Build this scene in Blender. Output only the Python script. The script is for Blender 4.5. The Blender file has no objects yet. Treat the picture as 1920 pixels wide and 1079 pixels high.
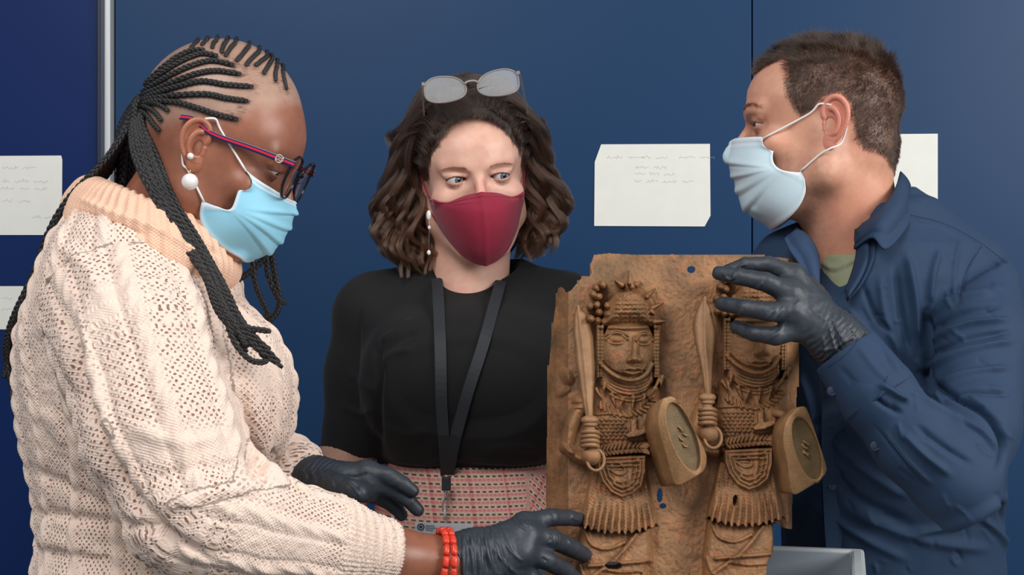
import bpy, bmesh, math, random
import numpy as np
from mathutils import Vector, Matrix
from mathutils.bvhtree import BVHTree
PI = math.pi
SC = bpy.context.scene
COL = SC.collection
random.seed(7); RNG = np.random.default_rng(7)
FPX = 1920*50/36.0
CAMZ = 1.35

# ---------------------------------------------------------------- camera, world, lights
cd = bpy.data.cameras.new('camera'); cam = bpy.data.objects.new('camera', cd); COL.objects.link(cam)
cd.lens = 50; cd.sensor_width = 36; cam.location = (0, 0, CAMZ); cam.rotation_euler = (PI/2, 0, 0)
cd.clip_start = .05; SC.camera = cam
SC.view_settings.view_transform = 'Standard'; SC.view_settings.look = 'None'
SC.view_settings.gamma = 1; SC.view_settings.use_curve_mapping = False; SC.view_settings.exposure = 0.0
w = bpy.data.worlds.new('world'); SC.world = w; w.use_nodes = True
w.node_tree.nodes['Background'].inputs[0].default_value = (.86, .92, 1, 1)
w.node_tree.nodes['Background'].inputs[1].default_value = .36
def area(name, loc, tgt, size, power, col):
    l = bpy.data.lights.new(name, 'AREA'); l.shape = 'RECTANGLE'; l.size = size[0]; l.size_y = size[1]
    l.energy = power; l.color = col
    o = bpy.data.objects.new(name, l); COL.objects.link(o); o.location = loc
    o.rotation_euler = (Vector(tgt)-Vector(loc)).to_track_quat('-Z', 'Y').to_euler(); return o
area('window_light', (2.45, .1, 2.3), (.2, 2.0, 1.2), (1.5, 1.3), 74, (1, .97, .93))
area('ceiling_light', (-.7, -.1, 3.1), (-.2, 1.8, 1.2), (1.3, 1.3), 44, (1, .96, .92))

# ---------------------------------------------------------------- small helpers
def lin(c):
    return tuple(((v/255)/12.92 if v/255 <= .04045 else ((v/255+.055)/1.055)**2.4) for v in c)
def at(px, py, Y):
    return np.array([(px-960)/FPX*Y, Y, CAMZ+(539.5-py)/FPX*Y])
def proj(V):
    return 960+V[:, 0]/V[:, 1]*FPX, 539.5-(V[:, 2]-CAMZ)/V[:, 1]*FPX
def tag(o, label=None, cat=None, group=None, kind=None):
    if label: o['label'] = label
    if cat: o['category'] = cat
    if group: o['group'] = group
    if kind: o['kind'] = kind
    return o
def empty(name, loc, label=None, cat=None, group=None):
    o = bpy.data.objects.new(name, None); COL.objects.link(o); o.location = loc; o.empty_display_size = .05
    o['_'] = 0; del o['_']
    return tag(o, label, cat, group)
def wm(o):
    M = o.matrix_parent_inverse @ o.matrix_basis
    return wm(o.parent) @ M if o.parent is not None else o.matrix_basis.copy()
def child_empty(name, loc, parent):
    o = empty(name, (0, 0, 0)); o.parent = parent; o.matrix_basis = wm(parent).inverted() @ Matrix.Translation(Vector(loc)); return o
def link(name, me, mat, parent=None):
    o = bpy.data.objects.new(name, me); COL.objects.link(o)
    if mat is not None: me.materials.append(mat)
    if parent is not None:
        o.parent = parent
        o.matrix_basis = wm(parent).inverted()
    return o
def npmesh(name, V, F, smooth=True, attrs=None):
    V = np.asarray(V, dtype=np.float32); me = bpy.data.meshes.new(name)
    if isinstance(F, np.ndarray):
        nf, k = F.shape; me.vertices.add(len(V)); me.vertices.foreach_set('co', V.ravel())
        me.loops.add(nf*k); me.loops.foreach_set('vertex_index', F.astype(np.int32).ravel())
        me.polygons.add(nf); me.polygons.foreach_set('loop_start', np.arange(0, nf*k, k, dtype=np.int32))
        me.update(calc_edges=True); me.validate()
    else:
        me.from_pydata(V.tolist(), [], F); me.update()
    if smooth: me.polygons.foreach_set('use_smooth', np.ones(len(me.polygons), dtype=bool))
    for k_, a in (attrs or {}).items():
        a = np.asarray(a, dtype=np.float32)
        if a.ndim == 2 and a.shape[1] == 3 and k_ != 'uvw':
            a = np.concatenate([a, np.ones((len(a), 1), np.float32)], 1)
        if k_ == 'uvw':
            at_ = me.attributes.new(k_, 'FLOAT_VECTOR', 'POINT'); at_.data.foreach_set('vector', a.ravel())
        elif a.ndim == 1:
            at_ = me.attributes.new(k_, 'FLOAT', 'POINT'); at_.data.foreach_set('value', a)
        else:
            at_ = me.attributes.new(k_, 'FLOAT_COLOR', 'POINT'); at_.data.foreach_set('color', a.ravel())
    return me
def normals(V, F):
    a = V[F[:, 2]]-V[F[:, 0]]; b = V[F[:, 3 if F.shape[1] == 4 else 1]]-V[F[:, 1 if F.shape[1] == 4 else 0]]
    n = np.cross(a, b); N = np.zeros_like(V)
    for k in range(F.shape[1]):
        for c in range(3):
            N[:, c] += np.bincount(F[:, k], weights=n[:, c], minlength=len(V))
    return N/np.maximum(np.linalg.norm(N, axis=1, keepdims=True), 1e-12)
def smooth_mesh(V, F, it=2, lam=.5):
    E = np.concatenate([F[:, [k, (k+1) % F.shape[1]]] for k in range(F.shape[1])])
    for _ in range(it):
        S = np.zeros_like(V); C = np.bincount(E[:, 0], minlength=len(V))+np.bincount(E[:, 1], minlength=len(V))
        for c in range(3):
            S[:, c] = np.bincount(E[:, 0], weights=V[E[:, 1], c], minlength=len(V))+np.bincount(E[:, 1], weights=V[E[:, 0], c], minlength=len(V))
        V = V+(S/np.maximum(C, 1)[:, None]-V)*lam
    return V
def vnoise(P, s, seed=0):
    """smooth value noise, about -1..1, at points P (n,3), feature size s"""
    q = P/s+np.array([17.3, 5.1, 9.7])*(seed+1); i = np.floor(q).astype(np.int64); f = q-i; f = f*f*(3-2*f)
    def h(x, y, z):
        n = (x*73856093) ^ (y*19349663) ^ (z*83492791) ^ (seed*2654435761)
        n = (n ^ (n >> 13))*1274126177 & 0x7fffffff; n = (n ^ (n >> 16)) & 0xffff
        return n/32767.5-1
    r = 0
    for dx in (0, 1):
        for dy in (0, 1):
            for dz in (0, 1):
                w_ = (f[:, 0] if dx else 1-f[:, 0])*(f[:, 1] if dy else 1-f[:, 1])*(f[:, 2] if dz else 1-f[:, 2])
                r = r+w_*h(i[:, 0]+dx, i[:, 1]+dy, i[:, 2]+dz)
    return r
def seg2(px, py, pts):
    """distance in the plane from points to a polyline and the parameter along it (0..1)"""
    best = np.full(px.shape, 1e9); tt = np.zeros(px.shape); n = len(pts)-1
    for i in range(n):
        ax, ay = pts[i]; bx, by = pts[i+1]; dx, dy = bx-ax, by-ay; L = dx*dx+dy*dy+1e-9
        t = np.clip(((px-ax)*dx+(py-ay)*dy)/L, 0, 1); d = np.hypot(px-ax-t*dx, py-ay-t*dy)
        m = d < best; best = np.where(m, d, best); tt = np.where(m, (i+t)/n, tt)
    return best, tt
def inpoly(x, y, poly):
    r = np.zeros(np.shape(x), bool); n = len(poly)
    for i in range(n):
        x1, y1 = poly[i]; x2, y2 = poly[(i+1) % n]
        c = ((y1 > y) != (y2 > y)) & (x < (x2-x1)*(y-y1)/(y2-y1+1e-12)+x1); r ^= c
    return r
def polysd(x, y, poly):
    d, _ = seg2(x, y, list(poly)+[poly[0]]); return np.where(inpoly(x, y, poly), -d, d)
def spline(pts, n):
    """Catmull-Rom through pts, n samples"""
    P = np.array(pts, float); P = np.vstack([2*P[0]-P[1], P, 2*P[-1]-P[-2]]); m = len(P)-3
    t = np.linspace(0, m-1e-9, n); i = t.astype(int); f = (t-i)[:, None]
    a, b, c, d = P[i], P[i+1], P[i+2], P[i+3]
    return .5*(2*b+(c-a)*f+(2*a-5*b+4*c-d)*f*f+(3*b-a-3*c+d)*f**3)
def folds(V, F, specs, front=True):
    """real folds: push the surface out / in along polylines given in frame pixels; spec = (pts, width px, height m)"""
    N = normals(V, F); px, py = proj(V)
    vd = V-np.array([0, 0, CAMZ]); vd /= np.linalg.norm(vd, axis=1, keepdims=True)
    fm = np.clip(-(N*vd).sum(1)*3+.3, 0, 1) if front else 1
    H = np.zeros(len(V))
    for pts, wd, hh in specs:
        pts = [tuple(p) for p in spline(pts, max(2, 5*(len(pts)-1)+1))] if len(pts) > 2 else pts
        xs = [p[0] for p in pts]; ys = [p[1] for p in pts]; r = wd*3
        m = (px > min(xs)-r) & (px < max(xs)+r) & (py > min(ys)-r) & (py < max(ys)+r)
        if not m.any(): continue
        d, t = seg2(px[m], py[m], pts)
        H[m] += hh*np.exp(-(d/wd)**2)*np.clip(np.minimum(t, 1-t)*6+.25, 0, 1)
    return V+N*(H*fm)[:, None]

# ---------------------------------------------------------------- signed distance fields -> quads
class Field:
    def __init__(s, lo, hi, h):
        s.lo = np.array(lo, float); s.h = h; s.n = np.ceil((np.array(hi)-s.lo)/h).astype(int)+1
        s.ax = [(s.lo[i]+np.arange(s.n[i])*h).astype(np.float32) for i in range(3)]
        s.D = np.full(tuple(s.n), 1e3, np.float32)
    def like(s):
        g = Field.__new__(Field); g.lo, g.h, g.n, g.ax = s.lo, s.h, s.n, s.ax; g.D = np.full(tuple(s.n), 1e3, np.float32); return g
    def region(s, lo, hi, pad):
        sl = []
        for i in range(3):
            a = int(np.clip(np.floor((lo[i]-pad-s.lo[i])/s.h), 0, s.n[i])); b = int(np.clip(np.ceil((hi[i]+pad-s.lo[i])/s.h)+1, 0, s.n[i]))
            if b <= a: return None
            sl.append(slice(a, b))
        g = (s.ax[0][sl[0]][:, None, None], s.ax[1][sl[1]][None, :, None], s.ax[2][sl[2]][None, None, :])
        return tuple(sl), g
    def op(s, prim, k=0., mode='add'):
        f, lo, hi = prim; pad = max(k, 0)*1.3+3*s.h
        r = s.region(lo, hi, pad)
        if r is None: return s
        sl, g = r; d = f(*g).astype(np.float32); D = s.D[sl]
        if mode == 'add':
            if k > 0:
                h_ = np.maximum(k-np.abs(D-d), 0)/k; s.D[sl] = np.minimum(D, d)-h_*h_*k*.25
            else: s.D[sl] = np.minimum(D, d)
        else:
            d = -d
            if k > 0:
                h_ = np.maximum(k-np.abs(D-d), 0)/k; s.D[sl] = np.maximum(D, d)+h_*h_*k*.25
            else: s.D[sl] = np.maximum(D, d)
        return s
    def add(s, prim, k=0.): return s.op(prim, k, 'add')
    def cut(s, prim, k=0.): return s.op(prim, k, 'cut')
    def keep(s, fn):   # intersect with a half space / any function of the sparse grid
        g = (s.ax[0][:, None, None], s.ax[1][None, :, None], s.ax[2][None, None, :])
        s.D = np.maximum(s.D, fn(*g).astype(np.float32)); return s
    def mesh(s):
        D = s.D; S = D < 0; nx, ny, nz = D.shape
        c = S[:-1, :-1, :-1].astype(np.int8)
        for dx, dy, dz in ((1,0,0),(0,1,0),(0,0,1),(1,1,0),(1,0,1),(0,1,1),(1,1,1)):
            c = c+S[dx:nx-1+dx, dy:ny-1+dy, dz:nz-1+dz]
        act = np.argwhere((c > 0) & (c < 8)); idx = np.full((nx-1, ny-1, nz-1), -1, np.int32)
        idx[act[:, 0], act[:, 1], act[:, 2]] = np.arange(len(act))
        P = np.zeros((len(act), 3)); C = np.zeros(len(act))
        cor = [(0,0,0),(1,0,0),(0,1,0),(1,1,0),(0,0,1),(1,0,1),(0,1,1),(1,1,1)]
        val = [D[act[:, 0]+a, act[:, 1]+b, act[:, 2]+d].astype(float) for a, b, d in cor]
        for i, j in ((0,1),(2,3),(4,5),(6,7),(0,2),(1,3),(4,6),(5,7),(0,4),(1,5),(2,6),(3,7)):
            m = (val[i] < 0) != (val[j] < 0); t = np.where(m, val[i]/np.where(m, val[i]-val[j], 1), 0)
            ci = np.array(cor[i], float); cj = np.array(cor[j], float)
            P += np.where(m[:, None], ci+(cj-ci)*t[:, None], 0); C += m
        V = s.lo+(act+P/C[:, None])*s.h; Q = []
        for ax in range(3):
            a = [slice(None)]*3; b = [slice(None)]*3; a[ax] = slice(0, -1); b[ax] = slice(1, None)
            S0 = S[tuple(a)]; S1 = S[tuple(b)]; e = np.argwhere(S0 != S1)
            u, v = (ax+1) % 3, (ax+2) % 3
            e = e[(e[:, u] > 0) & (e[:, v] > 0) & (e[:, u] < D.shape[u]-1) & (e[:, v] < D.shape[v]-1)]
            fl = S0[e[:, 0], e[:, 1], e[:, 2]]
            def cell(du, dv):
                q = e.copy(); q[:, u] -= du; q[:, v] -= dv; return idx[q[:, 0], q[:, 1], q[:, 2]]
            q = np.stack([cell(1, 1), cell(0, 1), cell(0, 0), cell(1, 0)], 1)
            q[~fl] = q[~fl][:, ::-1]; Q.append(q)
        return V, np.concatenate(Q)
def fieldof(pts, pad, h):
    P = np.array([np.asarray(p, float) for p in pts]); return Field(P.min(0)-pad, P.max(0)+pad, h)
def rot(Z=0, Y=0, X=0):
    return np.array(Matrix.Rotation(Z, 3, 'Z') @ Matrix.Rotation(Y, 3, 'Y') @ Matrix.Rotation(X, 3, 'X'))
def ell(c, r, R=None):
    c = np.array(c, float); r = np.array(r, float); e = float(r.max()) if R is not None else None
    def f(X, Y, Z):
        x, y, z = X-c[0], Y-c[1], Z-c[2]
        if R is not None:
            x, y, z = (R[0, 0]*x+R[1, 0]*y+R[2, 0]*z, R[0, 1]*x+R[1, 1]*y+R[2, 1]*z, R[0, 2]*x+R[1, 2]*y+R[2, 2]*z)
        a, b, d = x/r[0], y/r[1], z/r[2]; k0 = np.sqrt(a*a+b*b+d*d)
        k1 = np.sqrt((a/r[0])**2+(b/r[1])**2+(d/r[2])**2)
        return k0*(k0-1)/np.maximum(k1, 1e-6)
    rr = r if R is None else np.array([e]*3)
    return f, c-rr, c+rr
def rcone(a, b, ra, rb, sc=None):
    a = np.array(a, float); b = np.array(b, float); s = np.ones(3) if sc is None else np.array(sc, float)
    A, B = a/s, b/s; ba = B-A; L2 = float(ba@ba)+1e-12; ms = float(s.min())
    def f(X, Y, Z):
        x, y, z = X/s[0]-A[0], Y/s[1]-A[1], Z/s[2]-A[2]
        t = np.clip((x*ba[0]+y*ba[1]+z*ba[2])/L2, 0, 1)
        return (np.sqrt((x-t*ba[0])**2+(y-t*ba[1])**2+(z-t*ba[2])**2)-(ra+(rb-ra)*t))*ms
    R = max(ra, rb)*s
    return f, np.minimum(a, b)-R, np.maximum(a, b)+R
def box(c, hs, r=0., R=None):
    c = np.array(c, float); hs = np.array(hs, float)
    def f(X, Y, Z):
        x, y, z = X-c[0], Y-c[1], Z-c[2]
        if R is not None:
            x, y, z = (R[0, 0]*x+R[1, 0]*y+R[2, 0]*z, R[0, 1]*x+R[1, 1]*y+R[2, 1]*z, R[0, 2]*x+R[1, 2]*y+R[2, 2]*z)
        x, y, z = np.abs(x)-hs[0]+r, np.abs(y)-hs[1]+r, np.abs(z)-hs[2]+r
        return np.sqrt(np.maximum(x, 0)**2+np.maximum(y, 0)**2+np.maximum(z, 0)**2)+np.minimum(np.maximum(x, np.maximum(y, z)), 0)-r
    e = hs if R is None else np.array([float(np.linalg.norm(hs))]*3)
    return f, c-e, c+e
def chain(fd, pts, rs, k, sc=None):
    for i in range(len(pts)-1): fd.add(rcone(pts[i], pts[i+1], rs[i], rs[i+1], sc), k)
def loft(rows, p=2.0):
    """rows: (z, x0, x1, y0, y1) from low z to high z: an implicit body through superelliptic slices"""
    R = np.array(sorted(rows), float); zs = R[:, 0]
    def f(X, Y, Z):
        Zc = np.clip(Z, zs[0], zs[-1]); g = [np.interp(Zc, zs, R[:, i]) for i in (1, 2, 3, 4)]
        cx, rx = (g[0]+g[1])/2, (g[1]-g[0])/2; cy, ry = (g[2]+g[3])/2, (g[3]-g[2])/2
        k = (np.abs((X-cx)/rx)**p+np.abs((Y-cy)/ry)**p)**(1/p); m = np.minimum(rx, ry)
        d = (k-1)*m; dz = np.maximum(zs[0]-Z, Z-zs[-1])
        return np.where(dz > 0, np.sqrt(np.maximum(d, 0)**2+dz*dz), np.maximum(d, dz))
    return f, np.array([R[:, 1].min(), R[:, 3].min(), zs[0]]), np.array([R[:, 2].max(), R[:, 4].max(), zs[-1]])

# ---------------------------------------------------------------- meshes
def tube(pts, r, seg=8, cap=True):
    P = np.array(pts, float); n = len(P); r = np.broadcast_to(np.array(r, float), (n,))
    T = np.gradient(P, axis=0); T /= np.maximum(np.linalg.norm(T, axis=1, keepdims=True), 1e-12)
    up = np.array([0, 0, 1.]) if abs(T[0][2]) < .9 else np.array([1., 0, 0]); V = []
    u = np.cross(T[0], up); u /= np.linalg.norm(u)
    a = np.linspace(0, 2*PI, seg, endpoint=False)
    for i in range(n):
        u = u-T[i]*(u@T[i]); u /= max(np.linalg.norm(u), 1e-12); v = np.cross(T[i], u)
        V.append(P[i]+r[i]*(np.cos(a)[:, None]*u+np.sin(a)[:, None]*v))
    V = np.concatenate(V); F = []
    for i in range(n-1):
        for j in range(seg):
            k = (j+1) % seg; F.append([i*seg+j, i*seg+k, (i+1)*seg+k, (i+1)*seg+j])
    if cap: F.append(list(range(seg))[::-1]); F.append([(n-1)*seg+j for j in range(seg)])
    return V, F
def ribbon(pts, wv, th):
    """flat strap: pts centre line, wv half-width vectors, th thickness vector(s)"""
    P = np.array(pts, float); W = np.broadcast_to(np.array(wv, float), P.shape); T = np.broadcast_to(np.array(th, float), P.shape)
    V = np.concatenate([np.stack([P-W, P+W, P+W+T, P-W+T], 1).reshape(-1, 3)]); F = []
    for i in range(len(P)-1):
        for j in range(4): F.append([i*4+j, i*4+(j+1) % 4, i*4+4+(j+1) % 4, i*4+4+j])
    F.append([3, 2, 1, 0]); b = (len(P)-1)*4; F.append([b, b+1, b+2, b+3])
    return V, F
def boxm(lo, hi, bev=0., seg=2):
    bm = bmesh.new(); bmesh.ops.create_cube(bm, size=1)
    for v in bm.verts:
        v.co = Vector([lo[i]+(v.co[i]+.5)*(hi[i]-lo[i]) for i in range(3)])
    if bev: bmesh.ops.bevel(bm, geom=list(bm.edges), offset=bev, segments=seg, affect='EDGES', profile=.5)
    me = bpy.data.meshes.new('box'); bm.to_mesh(me); bm.free(); return me
def join(parts):
    V = []; F = []; o = 0
    for v, f in parts:
        V.append(np.asarray(v)); F += [[int(i)+o for i in q] for q in f]; o += len(v)
    return np.concatenate(V), F
def ball(c, r, nu=24, nv=14, R=None):
    c = np.array(c, float); r = np.broadcast_to(np.array(r, float), (3,)); V = []; F = []
    for i in range(nv+1):
        th = PI*i/nv
        for j in range(nu):
            ph = 2*PI*j/nu; V.append([math.sin(th)*math.cos(ph)*r[0], math.sin(th)*math.sin(ph)*r[1], math.cos(th)*r[2]])
    V = np.array(V)
    if R is not None: V = V@R.T
    for i in range(nv):
        for j in range(nu): F.append([i*nu+j, (i+1)*nu+j, (i+1)*nu+(j+1) % nu, i*nu+(j+1) % nu])
    return V+c, F
def strands(name, P, rad, mat, parent):
    """P (n, m, 3) points of n hairs of m points, rad (n, m)"""
    n, m, _ = P.shape; hc = bpy.data.hair_curves.new(name); hc.add_curves([m]*n)
    hc.points.foreach_set('position', P.astype(np.float32).ravel())
    a = hc.attributes.get('radius') or hc.attributes.new('radius', 'FLOAT', 'POINT')
    a.data.foreach_set('value', np.broadcast_to(rad, (n, m)).astype(np.float32).ravel())
    return link(name, hc, mat, parent)

# ---------------------------------------------------------------- materials
class NT:
    def __init__(s, name):
        s.m = bpy.data.materials.new(name); s.m.use_nodes = True; s.t = s.m.node_tree; s.b = s.t.nodes['Principled BSDF']
    def n(s, typ, **kw):
        q = s.t.nodes.new(typ)
        for k, v in kw.items():
            if hasattr(q, k): setattr(q, k, v)
        return q
    def l(s, a, b): s.t.links.new(a, b)
    def val(s, x):
        if hasattr(x, 'links'): return x
        q = s.n('ShaderNodeValue'); q.outputs[0].default_value = x; return q.outputs[0]
    def math(s, op, a, b=None, c=None, clamp=False):
        q = s.n('ShaderNodeMath', operation=op, use_clamp=clamp)
        for i, x in enumerate((a, b, c)):
            if x is None: continue
            if hasattr(x, 'links'): s.l(x, q.inputs[i])
            else: q.inputs[i].default_value = x
        return q.outputs[0]
    def noise(s, scale, detail=2, rough=.5, vec=None):
        q = s.n('ShaderNodeTexNoise'); q.inputs['Scale'].default_value = scale; q.inputs['Detail'].default_value = detail
        q.inputs['Roughness'].default_value = rough
        if vec is None:
            tc = s.n('ShaderNodeNewGeometry'); vec = tc.outputs['Position']
        s.l(vec, q.inputs['Vector']); return q.outputs['Fac']
    def ramp(s, fac, stops):
        q = s.n('ShaderNodeValToRGB'); s.l(fac, q.inputs[0]); e = q.color_ramp.elements
        while len(e) < len(stops): e.new(.5)
        for i, (p, c) in enumerate(stops):
            e[i].position = p; e[i].color = (*c, 1) if len(c) == 3 else c
        return q.outputs[0]
    def mix(s, fac, a, b, mode='MIX'):
        q = s.n('ShaderNodeMix', data_type='RGBA', blend_type=mode)
        for sock, x in ((q.inputs[0], fac), (q.inputs[6], a), (q.inputs[7], b)):
            if hasattr(x, 'links'): s.l(x, sock)
            elif isinstance(x, (int, float)): sock.default_value = x
            else: sock.default_value = (*x, 1)
        return q.outputs[2]
    def bump(s, h, strength=.3, dist=.001, nrm=None):
        q = s.n('ShaderNodeBump'); q.inputs['Strength'].default_value = strength; q.inputs['Distance'].default_value = dist
        s.l(h, q.inputs['Height'])
        if nrm is not None: s.l(nrm, q.inputs['Normal'])
        s.l(q.outputs[0], s.b.inputs['Normal']); return q.outputs[0]
    def col(s, c):
        if hasattr(c, 'links'): s.l(c, s.b.inputs['Base Color'])
        else: s.b.inputs['Base Color'].default_value = (*c, 1)
    def set(s, **kw):
        for k, v in kw.items(): s.b.inputs[k.replace('_', ' ')].default_value = v
        return s
    def attr(s, name, out='Color'):
        q = s.n('ShaderNodeAttribute', attribute_name=name); return q.outputs[out]
def plain(name, rgb, rough=.5, noise=0., nscale=60, metal=0., bump=0., bscale=400, bdist=.001, **kw):
    m = NT(name); c = lin(rgb)
    if noise:
        f = m.noise(nscale, 4, .6); lo = tuple(v*(1-noise) for v in c); hi = tuple(min(v*(1+noise), 1) for v in c)
        m.col(m.ramp(f, [(.3, lo), (.7, hi)]))
    else: m.col(c)
    if bump: m.bump(m.noise(bscale, 3), bump, bdist)
    m.set(Roughness=rough, Metallic=metal, **kw); return m.m
# ---------------------------------------------------------------- the setting
WY = 2.60
def wall_mat(name, rgb):
    m = NT(name); c = lin(rgb)
    f = m.noise(1.6, 3, .6); g = m.noise(420, 2, .6)
    m.col(m.mix(m.math('MULTIPLY', f, .5), tuple(v*.93 for v in c), tuple(v*1.1 for v in c)))
    m.bump(g, .12, .0004); m.set(Roughness=.42); m.b.inputs['Specular IOR Level'].default_value = .20
    return m.m
WALLB = wall_mat('blue_painted_panel', (26, 60, 98)); WALLD = wall_mat('shaded_blue_panel', (8, 38, 92))  # left panel's shade from its different angle is put into this deeper blue
def panel(name, x0, x1, mat, y=WY, parent=None, z0=.08, z1=2.7):
    return link(name, boxm((x0, y, z0), (x1, y+.035, z1), .0015), mat, parent)
def X(px, Y=WY): return (px-960)/FPX*Y
wall = link('wall_back', boxm((-3.2, WY+.036, 0), (3.2, WY+.12, 2.8)), plain('dark_gap', (16, 20, 34), .8)); tag(wall, kind='structure')
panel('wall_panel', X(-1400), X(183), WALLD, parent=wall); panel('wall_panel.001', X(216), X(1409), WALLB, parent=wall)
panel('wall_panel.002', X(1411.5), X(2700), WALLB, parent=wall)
bb = link('baseboard_back', boxm((-3.2, WY-.02, 0), (3.2, WY+.03, .08), .003), plain('baseboard_dark', (30, 32, 38), .5)); tag(bb, kind='structure')
post = tag(link('trim_1', boxm((X(201.5), WY-.022, .08), (X(213), WY+.02, 2.7), .003), plain('pale_post_paint', (205, 208, 210), .35, metal=.35)), kind='structure')
link('channel', boxm((X(184), WY-.006, .08), (X(191), WY+.02, 2.7), .001), plain('dark_steel_channel', (42, 50, 66), .4), post)
link('channel.001', boxm((X(192), WY-.012, .08), (X(201), WY+.02, 2.7), .001), plain('mid_steel_channel', (70, 80, 98), .4), post)
fl = link('floor', boxm((-3.2, -1.5, -.05), (3.2, WY+.12, 0)), plain('grey_floor', (112, 110, 106), .5, .1, 20)); tag(fl, kind='structure')

PAPER = plain('old_paper', (232, 233, 226), .85, .02, 30); INK = plain('faint_pencil', (196, 194, 188), .9)
def note(poly, label, lines, group='paper cards on the blue wall'):
    pts = [at(x, y, WY-.0008) for x, y in poly]; n = len(pts)
    V = pts+[p+np.array([0, -.0012, 0]) for p in pts]
    F = [list(range(n)), list(range(2*n-1, n-1, -1))]+[[i, i+n, (i+1) % n+n, (i+1) % n] for i in range(n)]
    me = npmesh('paper_card', V, F, False); bm = bmesh.new(); bm.from_mesh(me); bmesh.ops.recalc_face_normals(bm, faces=bm.faces); bm.to_mesh(me); bm.free()
    o = link('paper_card', me, PAPER); tag(o, label, 'paper', group)
    rn = random.Random(len(label)); Ps = []
    for x0, x1, y in lines:
        x = x0; y_ = y
        while x < x1:
            wl = rn.uniform(14, 34); k = max(6, int(wl/1.6)); P = []
            for i in range(k):
                P.append(at(x+wl*i/k, y_+rn.uniform(-2.6, 2.6)+(-3 if rn.random() < .12 else 0), WY-.0022))
            Ps.append(tube(P, .00028, 4)); x += wl+rn.uniform(5, 9); y_ += .4
    if Ps:
        V, F = join(Ps); q = link('handwriting', npmesh('handwriting', V, F), INK, o); tag(q, 'faint pencil handwriting', kind='stuff')
    return o
note([(1127, 271), (1331, 270), (1332, 405), (1321, 425), (1114, 424), (1115, 304)], 'white paper card with a clipped corner on the blue wall, between the two heads',
     [(1138, 1185, 296), (1203, 1262, 296), (1274, 1318, 295), (1192, 1250, 314), (1190, 1262, 326), (1190, 1290, 340)])
note([(1650, 252), (1758, 251), (1758, 412), (1640, 412)], "white paper card on the wall, half hidden behind the man's head and collar", [])
note([(-60, 293), (115, 292), (117, 300), (116, 430), (108, 441), (-60, 441)], 'larger white paper card with faint handwriting, upper one at the left edge', [(4, 44, 315), (4, 92, 340), (2, 90, 354), (2, 44, 378), (60, 86, 408)])
note([(-60, 537), (90, 537), (90, 618), (-60, 618)], 'lower white paper card at the left edge, partly behind the braids', [(2, 30, 560), (2, 28, 580)])

# grey plastic crate at the lower right
CR = plain('grey_plastic', (172, 184, 194), .38, .03, 40)
def crate():
    Y = 1.762; zt = at(0, 1032, Y)[2]; xc = at(1602, 0, Y)[0]
    root = empty('plastic_crate', (xc-.19, Y-.16, .72), 'grey plastic crate with a lipped rim, at the lower right behind the plaque', 'crate')
    x1 = xc; x0 = x1-.385; y1 = Y; y0 = Y-.33; h = zt-.72
    t = .004
    bm_parts = []
    def b(lo, hi): 
        v = np.array([[lo[0] if i & 1 == 0 else hi[0], lo[1] if i & 2 == 0 else hi[1], lo[2] if i & 4 == 0 else hi[2]] for i in range(8)])
        f = [[0, 2, 3, 1], [4, 5, 7, 6], [0, 1, 5, 4], [2, 6, 7, 3], [0, 4, 6, 2], [1, 3, 7, 5]]; bm_parts.append((v, f))
    tp = .012
    def slab(p):  # four tapered walls
        pass
    out_t = [(x0, y0), (x1, y0), (x1, y1), (x0, y1)]; out_b = [(x0+tp, y0+tp), (x1-tp, y0+tp), (x1-tp, y1-tp), (x0+tp, y1-tp)]
    V = []; 
    for ring, z, e in ((out_b, .72, 0), (out_t, zt-.004, 0), (out_t, zt-.004, t), (out_b, .724, t)):
        for k, (x, y) in enumerate(ring):
            V.append((x+(e if k in (0, 3) else -e), y+(e if k in (0, 1) else -e), z))
    F = []
    for r in range(3):
        for k in range(4): F.append([r*4+k, r*4+(k+1) % 4, r*4+4+(k+1) % 4, r*4+4+k])
    F += [[3, 2, 1, 0], [12, 13, 14, 15]]
    link('bin_body', npmesh('bin_body', V, F, False), CR, root)
    parts = []
    bm = bmesh.new(); V = []
    for z, e in ((zt-.026, .0005), (zt-.026, .010), (zt-.003, .012), (zt, .009), (zt, -.002), (zt-.004, -.004), (zt-.026, -.004)):
        for k, (x, y) in enumerate(out_t):
            V.append((x+(-e if k in (0, 3) else e), y+(-e if k in (0, 1) else e), z))
    F = [[r*4+k, r*4+(k+1) % 4, ((r+1) % 7)*4+(k+1) % 4, ((r+1) % 7)*4+k] for r in range(7) for k in range(4)]
    me = npmesh('rim', V, F, False); bm.from_mesh(me); bmesh.ops.recalc_face_normals(bm, faces=bm.faces)
    bmesh.ops.bevel(bm, geom=list(bm.edges), offset=.0012, segments=2, affect='EDGES'); bm.to_mesh(me); bm.free()
    link('rim', me, plain('pale_grey_plastic_rim', (206, 212, 216), .35), root)
crate()
_cr = [o for o in bpy.data.objects if o.name == 'plastic_crate'][0]
_p = np.array(at(1602, 0, 1.762)); _T = Matrix.Translation((_p[0], 1.762, 0)) @ Matrix.Rotation(math.radians(-13), 4, 'Z') @ Matrix.Translation((-_p[0], -1.762, 0))
for _c in _cr.children: _c.data.transform(_T)
# the table the crate stands on, below the frame
def table():
    root = empty('work_table', (0.30, 1.5, 0), 'plain grey work table below the frame, under the plastic crate', 'table')
    m = plain('table_laminate', (150, 150, 148), .45)
    link('tabletop', boxm((-.06, 1.22, .69), (.66, 1.80, .72), .004), m, root)
    for i, (x, y) in enumerate(((-.03, 1.25), (.63, 1.25), (-.03, 1.77), (.63, 1.77))):
        link('leg' if i == 0 else 'leg.%03d' % i, boxm((x-.015, y-.015, 0), (x+.015, y+.015, .69), .002), m, root)
table()
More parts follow.
